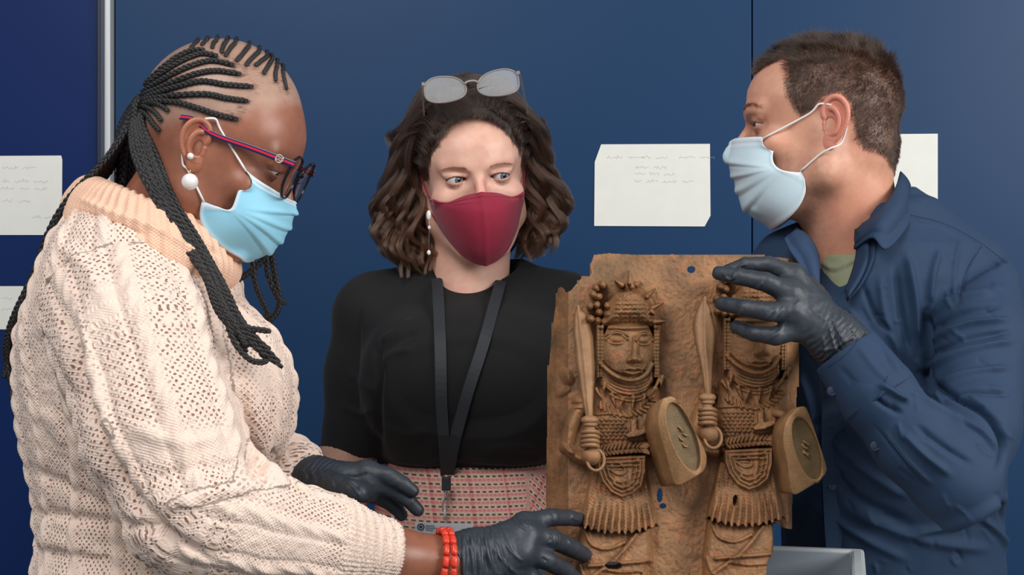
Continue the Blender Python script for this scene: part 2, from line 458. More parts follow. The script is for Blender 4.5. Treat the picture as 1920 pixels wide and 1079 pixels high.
# ---------------------------------------------------------------- heads (local axes in cm: x = own right, y = forward, z = up, origin between the ears at eye height)
class Head:
    def __init__(s, fwd, roll, anchor_world, anchor_local, sc=1.0):
        f = np.array(fwd, float); f /= np.linalg.norm(f); r = np.cross(f, [0, 0, 1.]); r /= np.linalg.norm(r); u = np.cross(r, f)
        c, q = math.cos(roll), math.sin(roll); r2 = r*c+u*q; u2 = u*c-r*q
        s.R = np.stack([r2, f, u2], 1)*sc*.01; s.Ri = np.linalg.inv(s.R)
        s.O = np.array(anchor_world, float)-s.R@np.array(anchor_local, float); s.sc = sc
    def w(s, p): return np.asarray(p, float)@s.R.T+s.O
    def l(s, p): return (np.asarray(p, float)-s.O)@s.Ri.T
    def pl(s, px, py, xl):
        """the point of the plane local x = xl seen at frame pixel (px, py)"""
        c = np.array([0, 0, CAMZ]); d = at(px, py, 1.)-c; cl = s.l(c); dl = s.Ri@d
        t = (xl-cl[0])/dl[0]; return cl+dl*t
def ear_mesh(sx, o=(7.1, -1.0, -.2), flare=28, tilt=8, sc=1.0, h=.075):
    F = Field((-2.6, -3.9, -1.5), (2.3, 3.8, 1.5), h)   # u forward, v up, w outward
    F.add(ell((-.15, .7, 0), (1.75, 2.35, .42))); F.add(ell((.15, -1.7, -.02), (1.0, 1.35, .38)), .6)
    F.cut(ell((-.25, .9, .75), (1.25, 1.85, .78)), .15)
    hel = [(.55, .05, .1), (1.15, .75, .28), (1.3, 1.6, .36), (.95, 2.5, .36), (.1, 3.0, .34), (-.85, 2.75, .34), (-1.55, 1.9, .36), (-1.78, .8, .36), (-1.6, -.3, .32), (-1.15, -1.3, .26), (-.65, -2.0, .16)]
    hel = spline(hel, 30); chain(F, hel, np.interp(np.linspace(0, 1, 30), [0, .1, .5, 1], [.2, .3, .3, .2]), .18)
    an = spline([(.55, 1.75, .2), (-.1, 1.6, .3), (-.65, .95, .36), (-.85, .15, .38), (-.7, -.7, .36), (-.3, -1.2, .34)], 16)
    chain(F, an, np.full(16, .27), .22)
    F.cut(ell((.1, -.15, .35), (.72, 1.0, .78)), .2); F.cut(ell((.45, -.25, -.2), (.35, .5, .9)), .15)
    F.add(rcone((.95, -.1, .22), (.85, -.75, .22), .3, .26), .2); F.add(ell((.0, -1.25, .28), (.35, .25, .22)), .15)
    F.add(ell((.1, -2.15, .06), (.85, .85, .34)), .3)
    V, Q = F.mesh(); V = V*sc
    a = math.radians(flare); t = math.radians(tilt)
    u = V[:, 0]*math.cos(t)+V[:, 1]*math.sin(t)*-1; v = V[:, 1]*math.cos(t)+V[:, 0]*math.sin(t); w_ = V[:, 2]
    y = u*math.cos(a)+w_*math.sin(a)*.6; x = w_*math.cos(a)-(u-1.0)*math.sin(a)
    P = np.stack([sx*(o[0]+x), o[1]+y, o[2]+v], 1)
    if sx < 0: Q = Q[:, ::-1]
    # column order u,v,w is right handed when mapped to (y, z, x)
    return P, Q
def head_field(h, eyes=True, top=11.4, back=-10.4, jaw=1.0, lo=None, hi=None, necks=(), male=False, lid=(.50, .42), look=0, nosel=0.):
    F = Field(lo or (-8.2, -11.5, -14), hi or (8.2, 13, 12.5), h)
    cz = (top-4.6)/2+.6
    F.add(ell((0, (back+9.0)/2, 3.4), (7.5, (9.0-back)/2, top-3.4)))
    F.add(ell((0, 3.2, 3.2), (6.9, 6.3, 5.4)), 1.5)             # forehead
    F.add(ell((0, 2.6, -2.8), (6.35, 6.1, 7.6)), 2.0)           # mid face
    F.add(ell((0, 4.3, -8.6), (3.9*jaw, 4.4, 2.9)), 2.2)        # chin
    for s in (-1, 1):
        F.add(rcone((s*5.2*jaw, -.3, -6.0), (s*2.3, 6.6, -9.9), 1.75, 1.5), 2.0)
        F.add(rcone((s*5.9, -.5, -1), (s*5.3*jaw, -.3, -6.0), 1.6, 1.7), 1.8)
        F.add(ell((s*4.3, 5.6, -2.6), (2.3, 2.2, 1.9)), 1.2)    # cheekbone
        F.add(rcone((s*1.2, 8.55, 1.75), (s*4.4, 7.3, 2.0), .8, .75), 1.3)   # brow
        F.cut(ell((s*3.3, 9.2, .05), (1.9, 1.75, 1.15)), 1.0)   # socket
    F.add(rcone((0, 8.6, .7), (0, 10.9+nosel, -3.5), .5, .8), .9)
    F.add(ell((0, 10.7+nosel, -3.8), (.95, .95, .8)), .5)
    for s in (-1, 1): F.add(ell((s*1.25, 9.6, -4.0), (.75, 1.0, .65)), .5)
    F.add(ell((0, 8.9, -6.6), (2.5, .9, .5)), .5); F.add(ell((0, 8.8, -7.5), (2.1, .9, .55)), .3)
    for s in (-1, 1):
        if eyes:
            ec = (s*3.2, 7.35, 0)
            F.add(ell(ec, (1.38, 1.38, 1.3)), .35)
            F.add(rcone((s*1.9, 8.5, .55), (s*4.6, 7.6, .75), .32, .3), .5)     # upper lid fold
            def slit(X, Y, Z, s=s):
                u = (X*s-3.15)/1.42; z = Z+.0
                up = lid[0]*np.maximum(1-u*u, -1)**1+.02; lw = -lid[1]*np.maximum(1-u*u, -1)
                d = np.maximum(z-up, lw-z)*.8; return np.maximum(d, 7.1-Y)
            F.cut((slit, np.array([s*3.15-1.6, 7.0, -.9]), np.array([s*3.15+1.6, 9.6, .9])), .12)
            def hole(X, Y, Z, ec=ec): return np.sqrt((X-ec[0])**2+(Y-ec[1])**2+(Z-ec[2])**2)-1.17
            F.cut((hole, np.array(ec)-1.2, np.array(ec)+1.2), .05)
    for a, b, ra, rb in necks: F.add(rcone(a, b, ra, rb, (1, 1, 1)), 2.0)
    return F
def eyeball(s, hd, iris, gaze, parent, mi):
    """gaze: local direction"""
    g = np.array(gaze, float); g /= np.linalg.norm(g); nu, nv = 40, 48; c = np.array((s*3.2, 7.35, 0))
    a = np.cross(g, [0, 0, 1.]); a /= np.linalg.norm(a); b = np.cross(a, g); V = []; C = []
    for i in range(nv+1):
        th = PI*i/nv*(1 if i > 0 else 0); th = (i/nv)**1.6*PI
        for j in range(nu):
            ph = 2*PI*j/nu; r = 1.15+.07*math.exp(-(th/.42)**4)
            V.append(c+r*(math.cos(th)*g+math.sin(th)*(math.cos(ph)*a+math.sin(ph)*b)))
            R_ = random.random()
            if th < .2: C.append(lin((8, 8, 10)))
            elif th < .47: C.append(tuple(v*(.75+.5*R_) for v in lin(iris)))
            elif th < .54: C.append(tuple(v*.3 for v in lin(iris)))
            else: C.append(lin((205, 196, 192)))
    F = np.array([[i*nu+j, (i+1)*nu+j, (i+1)*nu+(j+1) % nu, i*nu+(j+1) % nu] for i in range(nv) for j in range(nu)])
    if np.linalg.det(np.stack([a, b, g])) > 0: F = F
    o = link('eye', npmesh('eye', hd.w(np.array(V)), F, True, {'col': np.array(C)}), mi, parent); return o
def skin_mat(name, rough=.42, bumps=.25, sss=.12, scol=(1, .35, .2)):
    m = NT(name); c = m.attr('col'); f = m.noise(90, 4, .6); c2 = m.mix(.22, c, m.ramp(f, [(.3, (.35, .3, .3)), (.7, (.75, .72, .7))]), 'OVERLAY')
    m.col(c2); g = m.noise(1500, 3, .7); m.bump(g, bumps, .0004); m.set(Roughness=rough)
    m.b.inputs['Subsurface Weight'].default_value = sss; m.b.inputs['Subsurface Scale'].default_value = .01
    m.b.inputs['Subsurface Radius'].default_value = scol; return m.m
em = NT('eye_surface'); em.col(em.attr('col')); em.set(Roughness=.08); EYEM = em.m
def blend(C, m, c): return C*(1-m[:, None])+np.array(c)[None, :]*m[:, None]
def sm(x, a, b):
    t = np.clip((x-a)/(b-a), 0, 1); return t*t*(3-2*t)
def bvh_of(V, F): return BVHTree.FromPolygons([Vector(v) for v in V], [tuple(int(i) for i in f) for f in F])
def drape(bvh, pts, off=0.):
    """frame pixels -> points on a surface, in metres, with an offset towards the outside"""
    o = Vector((0, 0, CAMZ)); R = []
    for px, py in pts:
        d = (Vector(at(px, py, 1.))-o).normalized(); h = bvh.ray_cast(o, d)
        if h[0] is None:
            R.append(None); continue
        n = h[1]; n = n if n.dot(d) < 0 else -n; R.append(np.array(h[0]+n*off))
    return R
def face_mask(hd, bvh_l, rows, p=1.3, n=81, gap=.22, ridge=0., pleats=None, th=.08, power=1.0, dip=0.):
    """rows: (v, xe, ye, ze, yf, zf) edge point and front-centre point for v from top (0) to bottom (1); returns V, F grid in world, and edge points"""
    R = np.array([tuple(r)+((p, 0.) if len(r) == 6 else ()) for r in rows], float); m = 61; G = np.zeros((m, n, 3)); us = np.linspace(-1, 1, n)
    for i, v in enumerate(np.linspace(0, 1, m)):
        xe, ye, ze, yf, zf = [float(spline_val(R[:, 0], R[:, k], v)) for k in range(1, 6)]; pp = float(np.interp(v, R[:, 0], R[:, 6])); qq = float(np.interp(v, R[:, 0], R[:, 7])) or (1.15+.9*max(0, v-.3))
        for j, u in enumerate(us):
            a = abs(u)*PI/2; c = math.cos(a); x = math.copysign(xe*math.sin(a)**power, u); z = ze+(zf-ze)*c**qq-dip*max(0, 1-v*3)*math.exp(-((abs(u)-.5)/.26)**2); y = ye+(yf-ye)*c**pp
            G[i, j] = (x, y, z)
    # keep clear of the face
    for i in range(m):
        for j in range(n):
            x, y, z = G[i, j]
            h = bvh_l.ray_cast(Vector((x, 20, z)), Vector((0, -1, 0)))
            if h[0] is not None and h[0].y+gap > y and h[0].y > 2: G[i, j, 1] = h[0].y+gap
    for _ in range(3):
        H = G.copy(); H[1:-1, 1:-1] = (G[1:-1, 1:-1]*2+G[:-2, 1:-1]+G[2:, 1:-1]+G[1:-1, :-2]+G[1:-1, 2:])/6; H[0, 1:-1] = (G[0, 1:-1]*2+G[0, :-2]+G[0, 2:])/4; H[-1, 1:-1] = (G[-1, 1:-1]*2+G[-1, :-2]+G[-1, 2:])/4; G = H
    vv, uu = np.meshgrid(np.linspace(0, 1, m), us, indexing='ij')
    D = np.zeros((m, n))
    if pleats is not None: D = pleats(uu, vv)
    if ridge: D = D+ridge*np.exp(-(uu/.035)**2)
    gu = np.gradient(G, axis=1); gv = np.gradient(G, axis=0); N = np.cross(gu, gv); N /= np.maximum(np.linalg.norm(N, axis=2, keepdims=True), 1e-9)
    if N[m//2, n//2, 1] < 0: N = -N
    O = G+N*D[..., None]; I = O-N*th
    V = np.concatenate([O.reshape(-1, 3), I.reshape(-1, 3)]); F = []; k = m*n
    for i in range(m-1):
        for j in range(n-1):
            a = i*n+j; F.append([a, a+1, a+n+1, a+n]); F.append([k+a, k+a+n, k+a+n+1, k+a+1])
    per = [j for j in range(n)]+[i*n+n-1 for i in range(1, m)]+[(m-1)*n+j for j in range(n-2, -1, -1)]+[i*n for i in range(m-2, 0, -1)]
    for q in range(len(per)):
        a, b = per[q], per[(q+1) % len(per)]; F.append([b, a, a+k, b+k])
    return hd.w(V), np.array(F), hd.w(O.reshape(-1, 3)).reshape(m, n, 3), uu, vv
def spline_val(xs, ys, v):
    return np.interp(v, np.linspace(xs[0], xs[-1], 60), spline(np.stack([xs, ys], 1), 60)[:, 1]) if len(xs) > 2 else np.interp(v, xs, ys)
def glasses(name, P0, ux, uy, un, w2, h2, gap, tl, fm, lm, tm, parent_label, group=None, ft=.09, rim_pts=None, tdrop=1.0, tsplay=0., cat='glasses', tdir=None, tw=(.25, .12), tcurve=2.2):
    """P0 middle of the bridge (world), ux/uy/un unit vectors right, up, front; sizes in cm"""
    root = empty(name, P0, parent_label, cat, group)
    B = np.stack([ux, uy, un], 1)*.01
    def W(p): return np.asarray(p, float)@B.T+P0
    def rim(s, k=48):
        c = np.array([s*(gap+w2), -.15, 0]); pts = []
        for i in range(k):
            a = 2*PI*i/k; e = 2.5; ca, sa = math.cos(a), math.sin(a)
            x = math.copysign(abs(ca)**(2/e), ca)*w2; y = math.copysign(abs(sa)**(2/e), sa)*h2
            y *= 1-.12*(x*s < 0)*(abs(x)/w2)*(y < 0); y += (.18*h2*(x*s/w2) if y > 0 else 0)
            pts.append(c+np.array([x, y, -.035*(x*x)]))
        return c, pts
    for s in (-1, 1):
        c, pts = rim(s); P = pts+[pts[0], pts[1]]; V = []; F = []; k = len(pts); P = np.array(pts)
        T = np.roll(P, -1, 0)-np.roll(P, 1, 0); T /= np.linalg.norm(T, axis=1, keepdims=True); N = np.cross(T, [0, 0, 1.])
        N *= np.where(((P-c)*N).sum(1) < 0, -1, 1)[:, None]
        prof = [(0, .14), (ft*1.6, .14), (ft*2.2, .05), (ft*2.2, -.08), (ft*1.6, -.14), (0, -.14)]
        for i in range(k):
            for a, b in prof: V.append(P[i]+N[i]*a*1.0+np.array([0, 0, b*1.0]))
        q = len(prof)
        for i in range(k):
            for j in range(q): F.append([i*q+j, i*q+(j+1) % q, ((i+1) % k)*q+(j+1) % q, ((i+1) % k)*q+j])
        link('rim', npmesh('rim', W(V), np.array(F)), fm, root)
        V = [c+np.array([0, 0, .03])]+[p for p in P]; F = [[0, i+1, (i+1) % k+1] for i in range(k)]
        V2 = [np.array(v)-np.array([0, 0, .12]) for v in V]; F2 = [[a+k+1, d+k+1, b+k+1] for a, b, d in F]
        F3 = F+F2; link('lens', npmesh('lens', W(np.array(V+V2)), F3), lm, root)
        # temple
        hx = s*(gap+2*w2+.15); hy = h2*.55; d = np.array(tdir if tdir is not None else (0, 0, -1.), float)
        pts = spline([(hx-.1*s, hy, .05), (hx+.15*s, hy, -.3), (hx+(.25+tsplay*.3)*s, hy-.02*tl, -tl*.35), (hx+(.2+tsplay*.7)*s, hy-.05*tl, -tl*.7), (hx+(.0+tsplay)*s, hy-tdrop*.5, -tl*.88), (hx-(.2-tsplay)*s, hy-tdrop-tcurve*.5, -tl)], 24)
        V = []; F = []
        for i, p in enumerate(pts):
            ta = np.interp(i, [0, 4, 16, 23], [tw[0]*1.2, tw[0], tw[0]*.75, tw[0]*.9]); tb = tw[1]
            for a, b in ((-1, -1), (-1, 1), (1, 1), (1, -1)): V.append(p+np.array([b*tb, a*ta, 0]))
        for i in range(len(pts)-1):
            for j in range(4): F.append([i*4+j, i*4+(j+1) % 4, i*4+4+(j+1) % 4, i*4+4+j])
        F.append([3, 2, 1, 0]); e = (len(pts)-1)*4; F.append([e, e+1, e+2, e+3])
        o = link('temple', npmesh('temple', W(V), F, False), tm, root)
    pts = spline([(-gap-.1, .35, 0), (-gap*.5, .62, .1), (gap*.5, .62, .1), (gap+.1, .35, 0)], 10); v, f = tube(W(pts), .0017, 8)
    link('bridge', npmesh('bridge', v, f), fm, root)
    return root, W
# ---------------------------------------------------------------- the woman in the middle
def woman_center():
    root = empty('person', (-.045, 2.06, 0), 'woman in the middle with wavy dark hair, black jumper and checked pink skirt', 'person')
    a = math.radians(7); p = math.radians(6)
    fwd = (math.sin(a)*math.cos(p), -math.cos(a)*math.cos(p), -math.sin(p))
    hd = Head(fwd, math.radians(-5.5), at(897, 334, 1.965), (0, 8.4, 0), .99)
    neck_b = hd.l(at(878, 560, 2.07))
    F = head_field(.14, True, 11.2, necks=[((0, -1.0, -6), neck_b, 5.3, 5.9)], lo=(-8.2, -11.5, -22), lid=(.36, .36))
    V, Q = F.mesh(); C = np.tile(np.array(lin((226, 178, 158))), (len(V), 1))
    n1 = vnoise(V, 1.5, 1)
    C = blend(C, .25*sm(n1, -.2, .8), lin((214, 148, 130)))
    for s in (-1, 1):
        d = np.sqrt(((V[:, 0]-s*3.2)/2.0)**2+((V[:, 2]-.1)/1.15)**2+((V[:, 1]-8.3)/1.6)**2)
        C = blend(C, .42*np.clip(1.25-d, 0, 1), lin((160, 104, 88)))  # eye socket shadow painted into the skin colour
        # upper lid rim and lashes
        u = (V[:, 0]*s-3.15)/1.42; up = .37*(1-u*u); m = (np.abs(V[:, 2]-up-.03) < .13)*(np.abs(u) < 1.05)*(V[:, 1] > 7.6)
        C = blend(C, .8*m, lin((70, 42, 36)))
        lw = -.36*(1-u*u); m = (np.abs(V[:, 2]-lw+.02) < .10)*(np.abs(u) < 1)*(V[:, 1] > 7.6); C = blend(C, .45*m, lin((150, 90, 80)))
    C = blend(C, .35*np.exp(-((V[:, 0]/1.2)**2+((V[:, 2]+2)/1.8)**2))*(V[:, 1] > 8), lin((220, 130, 120)))
    W = hd.w(V); parts = [(W, Q, C)]
    for s in (-1, 1):
        ev, eq = ear_mesh(s); parts.append((hd.w(ev), eq, np.tile(np.array(lin((214, 150, 135))), (len(ev), 1))))
    # arms: skin between the sleeve hems and the hidden hands
    body_arm_points = {'l': [at(688, 640, 2.10), at(676, 700, 2.09), at(652, 850, 2.06), at(628, 960, 2.02), at(655, 1150, 1.95), at(700, 1220, 1.90)], 'r': [at(1076, 640, 2.10), at(1088, 700, 2.09), at(1112, 850, 2.06), at(1136, 960, 2.02), at(1110, 1150, 1.95), at(1060, 1220, 1.90)]}
    A = fieldof(body_arm_points['l']+body_arm_points['r'], .06, .006)
    for k in 'lr': chain(A, body_arm_points[k], [.036, .036, .036, .040, .034, .028], .02)
    av, aq = A.mesh(); parts.append((av, aq, np.tile(np.array(lin((206, 156, 134))), (len(av), 1))))
    Vn = np.concatenate([q[0] for q in parts]); Cn = np.concatenate([q[2] for q in parts]); o = 0; Fn = []
    for q in parts: Fn.append(q[1]+o); o += len(q[0])
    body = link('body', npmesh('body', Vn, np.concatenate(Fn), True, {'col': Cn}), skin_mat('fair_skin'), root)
    # closed simple hands below the frame
    gz = np.array((-.62, 1, -.02))
    for s in (-1, 1): eyeball(s, hd, (84, 102, 112), (-.42 if s > 0 else -.42, 1, -.06), root, EYEM)
    return root, hd, (W, Q), body_arm_points

PC, HC, SKC, ARMC = woman_center()
def cloth_black():
    m = NT('black_knit'); m.col(lin((10, 11, 13))); f = m.noise(900, 2, .6); m.bump(f, .5, .0006); m.set(Roughness=.85)
    m.b.inputs['Sheen Weight'].default_value = .05; m.b.inputs['Sheen Roughness'].default_value = .5; return m.m
def center_clothes():
    root = PC
    rows = [(500, 812, 958, 2.045, 2.15), (530, 770, 1005, 2.03, 2.18), (560, 730, 1045, 2.01, 2.20), (600, 705, 1070, 1.985, 2.215), (660, 700, 1072, 1.955, 2.22), (720, 702, 1070, 1.94, 2.22), (790, 705, 1062, 1.95, 2.215), (850, 711, 1052, 1.965, 2.205), (872, 720, 1040, 1.98, 2.195)]
    T = [(at(0, y, 2.03)[2], at(a, 0, 2.03)[0], at(b, 0, 2.03)[0], c, d) for y, a, b, c, d in rows]
    F = fieldof([(at(580, 890, 2.1)), (at(1200, 470, 2.1)), (0, 1.88, 1.3), (0, 2.3, 1.3)], .02, .0038)
    F.add(loft(T, 2.4))
    for s, sx in ((-1, 0), (1, 1)):
        def q(px, py, Y): return at(px if s < 0 else 2*882-px, py, Y)
        F.add(rcone(q(842, 545, 2.10), q(715, 588, 2.10), .050, .062), .05)
        chain(F, [q(700, 600, 2.10), q(676, 700, 2.09), q(654, 852, 2.06)], [.058, .047, .0425], .03)
        F.add(ell(q(805, 715, 1.985), (.092, .066, .088)), .07)
        hz = q(654, 852, 2.06)
    F.cut(ell(at(892, 488, 2.075), (.062, .075, .042)), .012)
    hz = at(0, 856, 2.06)[2]
    F.keep(lambda X, Y, Z: np.where(np.abs(X-at(882, 0, 2.0)[0]) > .138, hz-Z, -1.))
    V, Q = F.mesh(); V = smooth_mesh(V, Q, 1)
    V = folds(V, Q, [([(705, 640), (712, 700), (708, 760), (712, 850)], 7, -.008), ([(715, 640), (740, 625), (775, 600)], 6, .006), ([(712, 690), (735, 665), (770, 655)], 6, .004), ([(716, 660), (745, 640), (780, 622)], 5, -.005), ([(655, 700), (680, 720), (700, 735)], 7, .003),
        ([(720, 800), (760, 815), (800, 812)], 8, .003), ([(900, 845), (960, 838), (1010, 842)], 8, .003), ([(640, 760), (670, 775), (700, 770)], 6, .003), ([(725, 858), (800, 868), (870, 858)], 5, .004), ([(880, 862), (960, 868), (1020, 862)], 5, .004),
        ([(846, 515), (870, 527), (893, 531), (920, 526), (940, 512)], 4, .0025)])
    j = link('jumper', npmesh('jumper', V, Q), cloth_black(), root); tag(j, 'black short-sleeved fine-knit jumper')
    bv = bvh_of(V, Q)
    # skirt
    rows = [(855, 722, 1040, 1.985, 2.19), (870, 719, 1045, 1.972, 2.20), (900, 708, 1058, 1.955, 2.215), (960, 693, 1080, 1.935, 2.235), (1080, 680, 1100, 1.92, 2.25)]
    T = [(at(0, y, 2.0)[2], at(a, 0, 2.0)[0], at(b, 0, 2.0)[0], c, d) for y, a, b, c, d in rows]
    z0 = T[-1][0]; x0, x1 = T[-1][1:3]; T += [(z0-.25, x0-.01, x1+.01, 1.93, 2.26), (.45, x0-.03, x1+.03, 1.93, 2.27)]
    F = fieldof([(x0-.06, 1.9, .45), (x1+.06, 2.3, at(0, 850, 2)[2])], .02, .006); F.add(loft(T, 2.3)); V, Q = F.mesh(); V = smooth_mesh(V, Q, 1)
    px, py = proj(V); u = V[:, 0].copy()+.35*V[:, 1]; v = V[:, 2].copy()
    m = (px > 985-(py-870)*-.05) & (py > 885) & (V[:, 1] < 2.12)
    ca, sa = math.cos(.72), math.sin(.72); u2 = u*ca-v*sa; v2 = u*sa+v*ca; u = np.where(m, u2, u); v = np.where(m, v2, v)
    V = folds(V, Q, [([(975, 890), (1000, 930), (1040, 955)], 5, -.002), ([(740, 905), (850, 912), (960, 905)], 5, -.0015)])
    sk = NT('checked_wool'); uv = sk.attr('uvw', 'Vector'); sp = sk.n('ShaderNodeSeparateXYZ'); sk.l(uv, sp.inputs[0])
    def stripe(x, per, ph, duty): return sk.math('LESS_THAN', sk.math('FRACT', sk.math('ADD', sk.math('DIVIDE', x, per), ph)), duty)
    U, Vv = sp.outputs[0], sp.outputs[1]; nz = sk.noise(320, 3, .7)
    base = sk.mix(sk.math('MULTIPLY', nz, .9), lin((196, 150, 132)), lin((240, 220, 198)))
    red = sk.math('MULTIPLY', stripe(Vv, .0098, .5, .34), sk.math('SUBTRACT', 1, sk.math('MULTIPLY', stripe(U, .0062, .2, .3), .6)))
    c1 = sk.mix(sk.math('MULTIPLY', red, .8), base, lin((222, 112, 120)))
    c2 = sk.mix(sk.math('MULTIPLY', stripe(U, .052, 0, .09), .5), c1, lin((206, 96, 106)))
    dash = sk.math('MULTIPLY', stripe(Vv, .0098, 0, .24), stripe(U, .0088, 0, .6))
    c3 = sk.mix(sk.math('MULTIPLY', dash, .88), c2, lin((38, 48, 40)))
    sk.col(c3); sk.bump(sk.noise(1200, 2, .6), .5, .0006); sk.set(Roughness=.9)
    s = link('skirt', npmesh('skirt', V, Q, True, {'uvw': np.stack([u, v, 0*u], 1)}), sk.m, root); tag(s, 'pink checked wool skirt')
    # lower legs and shoes, below the frame
    cx = at(885, 0, 2.08)[0]
    for i, sx in enumerate((-1, 1)):
        F = fieldof([(cx+sx*.09, 2.08, .5), (cx+sx*.10, 1.9, 0)], .09, .008); chain(F, [(cx+sx*.09, 2.08, .52), (cx+sx*.095, 2.09, .32), (cx+sx*.10, 2.09, .09)], [.055, .05, .034], .02)
        V, Q = F.mesh(); link('tights', npmesh('tights', V, Q), cloth_tights, root)
        F = fieldof([(cx+sx*.10, 2.13, .03), (cx+sx*.11, 1.9, .03)], .08, .006); F.add(rcone((cx+sx*.1, 2.11, .045), (cx+sx*.115, 1.94, .032), .04, .032), .02); F.add(rcone((cx+sx*.1, 2.10, .05), (cx+sx*.1, 2.09, .10), .04, .04), .02); F.keep(lambda X, Y, Z: .001-Z+0*X+0*Y)
        V, Q = F.mesh(); link('shoe', npmesh('shoe', V, Q), shoe_black, root)
    return bv
cloth_tights = plain('dark_tights', (24, 24, 28), .7); shoe_black = plain('black_leather_shoe', (18, 18, 20), .4)
JB = center_clothes()
def lanyard():
    root = empty('lanyard', at(835, 905, 1.93), 'black lanyard around the neck of the woman in the middle, with a white visitor badge', 'lanyard')
    m = plain('lanyard_webbing', (40, 44, 50), .6, bump=.4, bscale=1500, bdist=.0005)
    def strap(pts, name):
        n = 40; t = spline(pts, n); P = []
        for (x, y) in t:
            d = drape(JB, [(x, y)], .0035)[0]; lastY = d[1] if (d is not None and y > 520) else (2.03 if y < 530 else lastY); P.append(at(x, y, lastY))
        P = np.array(P); yy = P[:, 1].copy()
        for _ in range(30): yy[1:-1] = np.minimum(yy[1:-1], (yy[:-2]+yy[2:])/2)
        P = np.array([at(x, y, q-.001) for (x, y), q in zip(t, yy)])
        T = np.gradient(P, axis=0); W = np.cross(T, [0, 1., 0]); W /= np.linalg.norm(W, axis=1, keepdims=True); W *= .0078
        V, F = ribbon(P, W, (0, -.0014, 0)); return link(name, npmesh(name, V, F, False), m, root)
    a = strap([(819, 522), (822, 560), (826, 660), (828, 760), (834, 850), (837, 900)], 'strap')
    b = strap([(941, 522), (930, 560), (905, 650), (876, 740), (852, 830), (839, 900)], 'strap.001')
    Yc = 1.925
    link('crimp', boxm(at(828, 921, Yc), at(845, 896, Yc)+np.array([0, .008, 0]), .001), m, root)
    st = plain('steel', (190, 192, 196), .25, metal=.9)
    P = [at(836, 921, Yc), at(836, 930, Yc), at(833, 938, Yc), at(830, 948, Yc), at(832, 960, Yc), at(838, 955, Yc), at(839, 940, Yc), at(836, 930, Yc)]
    v, f = tube(spline(P, 40), .0011, 8); link('clip', npmesh('clip', v, f), st, root)
    v, f = tube([at(834, 956, Yc), at(834, 975, Yc)], .0018, 8); link('badge_strap', npmesh('badge_strap', v, f), plain('clear_vinyl_tab', (200, 200, 205), .2), root)
    Yb = 1.922
    bd = child_empty('badge', at(835, 1000, Yb), root)
    def quad(name, x0, y0, x1, y1, Y, mat, tl=4, th=.0006):
        p = [at(x0, y0, Y), at(x1, y0+tl*(x1-x0)/110, Y), at(x1, y1+tl*(x1-x0)/110, Y), at(x0, y1, Y)]; q = [a+np.array([0, th, 0]) for a in p]
        return link(name, npmesh(name, p+q, [[3, 2, 1, 0], [4, 5, 6, 7], [0, 1, 5, 4], [1, 2, 6, 5], [2, 3, 7, 6], [3, 0, 4, 7]], False), mat, bd)
    quad('card', 778, 980, 888, 1050, Yb, plain('badge_card', (226, 230, 238), .5))
    gl = NT('clear_plastic_sleeve'); gl.set(Roughness=.12, IOR=1.2); gl.b.inputs['Transmission Weight'].default_value = 1; gl.col((.97, .97, .97))
    quad('plastic_sleeve', 770, 970, 896, 1056, Yb-.0025, gl.m, th=.0005)
    ink = plain('badge_ink', (60, 74, 100), .6)
    c = at(789, 989, Yb-.0008); v, f = tube([c+.0042*np.array([math.cos(t), 0, math.sin(t)]) for t in np.linspace(0, 2*PI, 25)], .0009, 6, False); v2, f2 = ball(c, (.0022, .0004, .0022), 12, 6)
    link('logo', npmesh('logo', *join([(v, f), (v2, f2)])), ink, bd)
    for k, (x0, x1, y) in enumerate(((799, 815, 986), (799, 820, 990), (799, 812, 994))):
        ps = [tube([at(x, y+(x-778)*.036-1.2, Yb-.0007), at(x, y+(x-778)*.036+1.2, Yb-.0007)], .0005, 4) for x in np.arange(x0, x1, 2.4)]
        link('printed_text', npmesh('printed_text', *join(ps)), ink, bd)['kind'] = 'stuff'
    quad('green_stripe', 862, 1003, 886, 1013, Yb-.0006, plain('badge_green', (60, 140, 120), .6), 1)
lanyard()
